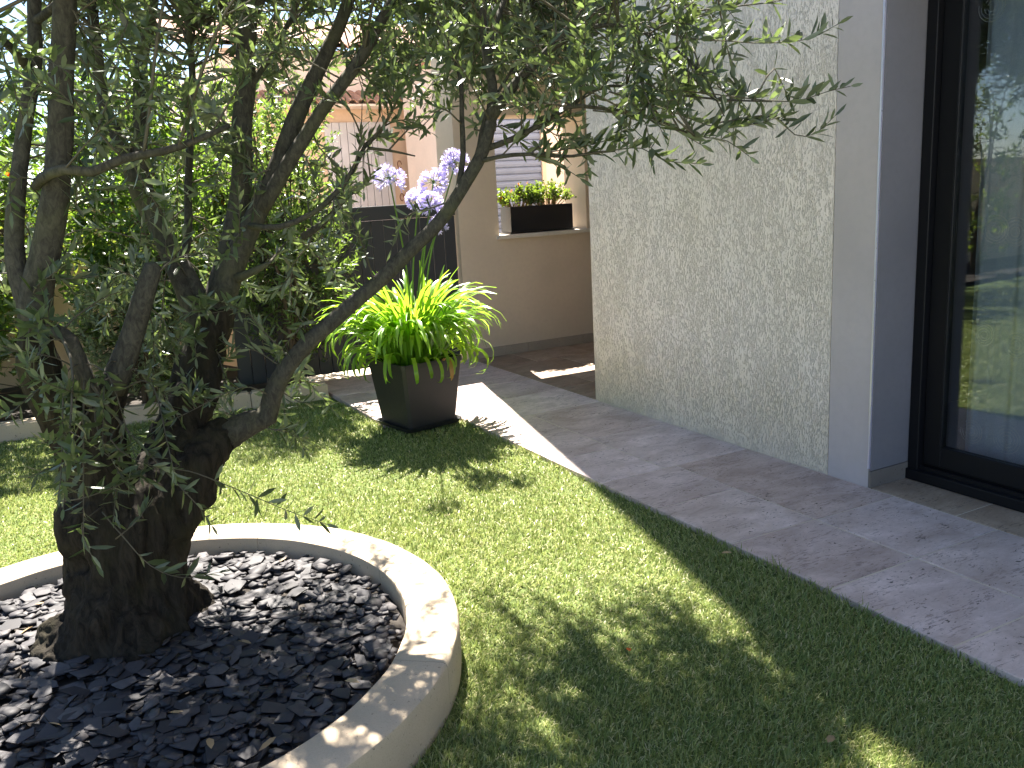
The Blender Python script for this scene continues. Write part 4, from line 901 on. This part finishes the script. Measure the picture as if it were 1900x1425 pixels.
def box_plant(name, label, cx, w_, h, nfl):
    S = empty(name, (cx, 7.40, SZ+0.215), label, 'plant', 'plants in the window planter'); b = np.array(S.location); T = Tubes(); L = Leaves(); fl = []
    for k in range(46):
        r = norm(rng.normal(size=3)); rx_ = rng.random()**0.5; top = b+np.array([r[0]*w_*rx_*1.25, r[1]*0.10, h*(0.35+0.6*abs(r[2])*rng.uniform(0.75, 1.0))]); root = b+np.array([r[0]*w_*0.35, r[1]*0.05, -0.005]); mid = (root+top)/2+rng.normal(0, .015, 3)
        T.add(np.array([root, mid, top]), [0.004, 0.0035, 0.002], 4)
        for j in range(26):
            t = rng.uniform(0.55, 1.03)**0.8; p = root*(1-t)**2+2*mid*t*(1-t)+top*t*t+rng.normal(0, 0.012, 3); d = norm(rng.normal(size=3)+norm(top-root)*0.5); L.add(p, d, rng.normal(size=3), rng.uniform(0.018, 0.032), rng.uniform(0.007, 0.011))
        if k < nfl: fl.append(top+np.array([rng.normal(0, .02), 0, rng.uniform(0.01, 0.05)]))
    t_ = T.build('stems', M['drystem'], S); t_.data.transform(Matrix.Translation(-Vector(b)))
    L.build(BROAD_T, M['boxleaf'], M['boxleaf_far'], S, 0)
    for p in fl:
        V = []; F = []; n = 0
        for j in range(9):
            d = norm(rng.normal(size=3)); s = norm(np.cross(d, rng.normal(size=3))); V += [p, p+d*0.014+s*0.006, p+d*0.02, p+d*0.014-s*0.006]; F.append((n, n+1, n+2, n+3)); n += 4
        link('flower', npmesh('flower', np.array(V)-b, np.array(F)), M['orange'], S)
box_plant('potted_succulent', 'leafy plant with orange blooms, left one in the window planter', 4.02, 0.235, 0.25, 5)
box_plant('potted_succulent', 'rounder green plant, right one in the window planter', 4.35, 0.24, 0.275, 0)

# ================================================================== NEIGHBOUR
NH = empty('neighbour_house', (4.0, 12.2, -0.06), 'peach rendered house with white shutter and tiled canopy beyond the gate', 'house')
def nb(name, *a, **k): return rel(box(name, *a, **k), NH)
nb('wall', 2.4, 12.0, 12.0, 17.0, -0.06, 3.46, m=M['nwall2'])
nb('shade_tint_panel', 2.402, 4.86, 11.975, 11.999, -0.06, 2.70, m=M['nwall'])  # thin slab, shade of this wall face put into its darker peach colour
nb('pier', 4.862, 5.18, 11.80, 11.999, -0.06, 2.70, m=M['nwall2'])
for k in range(9):
    a = 3.62+k*0.105; nb('shutter_board', a+0.003, a+0.102, 11.945, 11.974, 0.15, 2.53, m=M['nshut'], bevel=0.004)
hk = Tubes()
for z in (1.50, 1.95): hk.add(np.array([(4.66+0.03*math.cos(t), 11.96, z+0.05*math.sin(t)) for t in np.linspace(0, 5.5, 14)]), np.full(14, 0.006), 5)
rel(hk.build('shutter_hook', M['iron']), NH)
# canopy of canal tiles
for k in range(22):
    a = 2.35+k*0.13; n = 7; V = []; F = []
    for j, (yy, zz) in enumerate(((11.52, 2.73), (12.0, 2.90))):
        for q in range(n):
            t = math.pi*q/(n-1); V.append((a+0.068*math.cos(t), yy, zz+0.055*math.sin(t)))
        for q in range(n):
            t = math.pi*q/(n-1); V.append((a+0.056*math.cos(t), yy, zz+0.043*math.sin(t)))
    for q in range(n-1):
        F += [(q, q+1, 2*n+q+1, 2*n+q), (n+q, 3*n+q, 3*n+q+1, n+q+1), (q, n+q, n+q+1, q+1)]
    me = bpy.data.meshes.new('canopy_tile'); me.from_pydata(V, [], F); rel(link('canopy_tile', me, M['rooftile'], None, True), NH)
nb('canopy_board', 2.36, 5.18, 11.55, 11.998, 2.70, 2.728, m=M['nwall2'])
# main roof
for k in range(50):
    a = 2.0+k*0.21; V = []; F = []; n = 7
    for yy, zz in ((11.75, 3.44), (14.5, 4.24)):
        for q in range(n):
            t = math.pi*q/(n-1); V.append((a+0.105*math.cos(t), yy, zz+0.075*math.sin(t)))
    for q in range(n-1): F.append((q, q+1, n+q+1, n+q))
    me = bpy.data.meshes.new('roof_tile_row'); me.from_pydata(V, [], F); rel(link('roof_tile_row', me, M['rooftile'], None, True), NH)
bm = bmesh.new(); q_ = [bm.verts.new(p) for p in ((1.95, 11.8, 3.462), (12.4, 11.8, 3.462), (12.4, 14.5, 4.22), (1.95, 14.5, 4.22))]; bm.faces.new(q_); rel(bm_obj('roof', bm, M['rooftile']), NH)
# wing with roller shutter, seen through the porch opening
NW = empty('neighbour_annex', (6.5, 9.6, -0.06), 'pink rendered annex with grey roller shutter seen through the porch opening', 'annex')
def nw(name, *a, **k): return rel(box(name, *a, **k), NW)
nw('wall', 4.6, 9.2, 9.55, 11.5, -0.06, 3.1, m=M['nwall2'])
nw('roof', 4.5, 9.3, 9.45, 11.6, 3.101, 3.22, m=M['rooftile'])
for k in range(22):
    z = 0.75+k*0.079; bm = bmesh.new(); V = []
    prof = [(0, 0.0), (-0.012, 0.010), (-0.018, 0.036), (-0.013, 0.064), (0, 0.077)]
    for x in (4.62, 5.545):
        for dy, dz in prof: V.append((x, 9.535+dy, z+dz))
    n = len(prof); F = [(i, n+i, n+i+1, i+1) for i in range(n-1)]+[(0, n-1, 2*n-1, n)]
    bm.free(); me = bpy.data.meshes.new('shutter_slat'); me.from_pydata(V, [], F); rel(link('shutter_slat', me, M['nroll']), NW)
nw('shutter_jamb', 5.548, 5.60, 9.50, 9.549, 0.7, 2.52, m=M['nwall'])

# ================================================================== SMALL THINGS
def fallen(label, px, py, z, l, rz, m='olive_dry', w_=0.2):
    TV, TF = OLIVE_T; V = TV*np.array([l, l*w_, l*2.2])+np.array([0, 0, 0.004]); p = PG(px, py, z); o = link('fallen_leaf', npmesh('fallen_leaf', V, TF), M[m], None, True)
    o.location = p; o.rotation_euler = (0.15, -0.1, rz); tag(o, label, 'leaf', 'fallen leaves'); return o
fallen('dry tan leaf on the lawn at the shadow edge near the bottom', 1535, 1380, 0.012, 0.040, 0.3, w_=0.28)
fallen('orange dry leaf in the dappled shade on the lawn', 1168, 1210, 0.010, 0.022, 1.2, 'redleaf', 0.4)
fallen('yellow olive leaf lying upright on slate near the front kerb', 392, 1392, 0.118, 0.055, 1.5)
fallen('pale dry leaf on the sunny lawn beside the path shadow', 1160, 1020, 0.010, 0.034, 2.2)
fallen('dry leaf on slate chips near the right kerb', 640, 1265, 0.115, 0.05, -0.8)
fallen('thin dry leaf on the shaded lawn by the path', 1338, 1028, 0.010, 0.045, -0.5)
for k in range(22):
    a_, r_ = rng.uniform(0, 2*math.pi), rng.uniform(0.36, 0.84); TV, TF = OLIVE_T; l = rng.uniform(0.04, 0.065)
    o = link('fallen_leaf', npmesh('fallen_leaf', TV*np.array([l, l*0.13, l*1.5]), TF), M['olive_dry'], None, True)
    o.location = (RC[0]+r_*math.cos(a_), RC[1]+r_*math.sin(a_), 0.114-0.02*(r_/RI)**2); o.rotation_euler = (rng.normal(0, 0.25), rng.normal(0, 0.2), rng.uniform(0, 6.28))
    tag(o, 'slim dry olive leaf lying among the dark slate chips', 'leaf', 'dry leaves on the slate')
print('blades', NB, 'olive leaves', len(LVO.l))
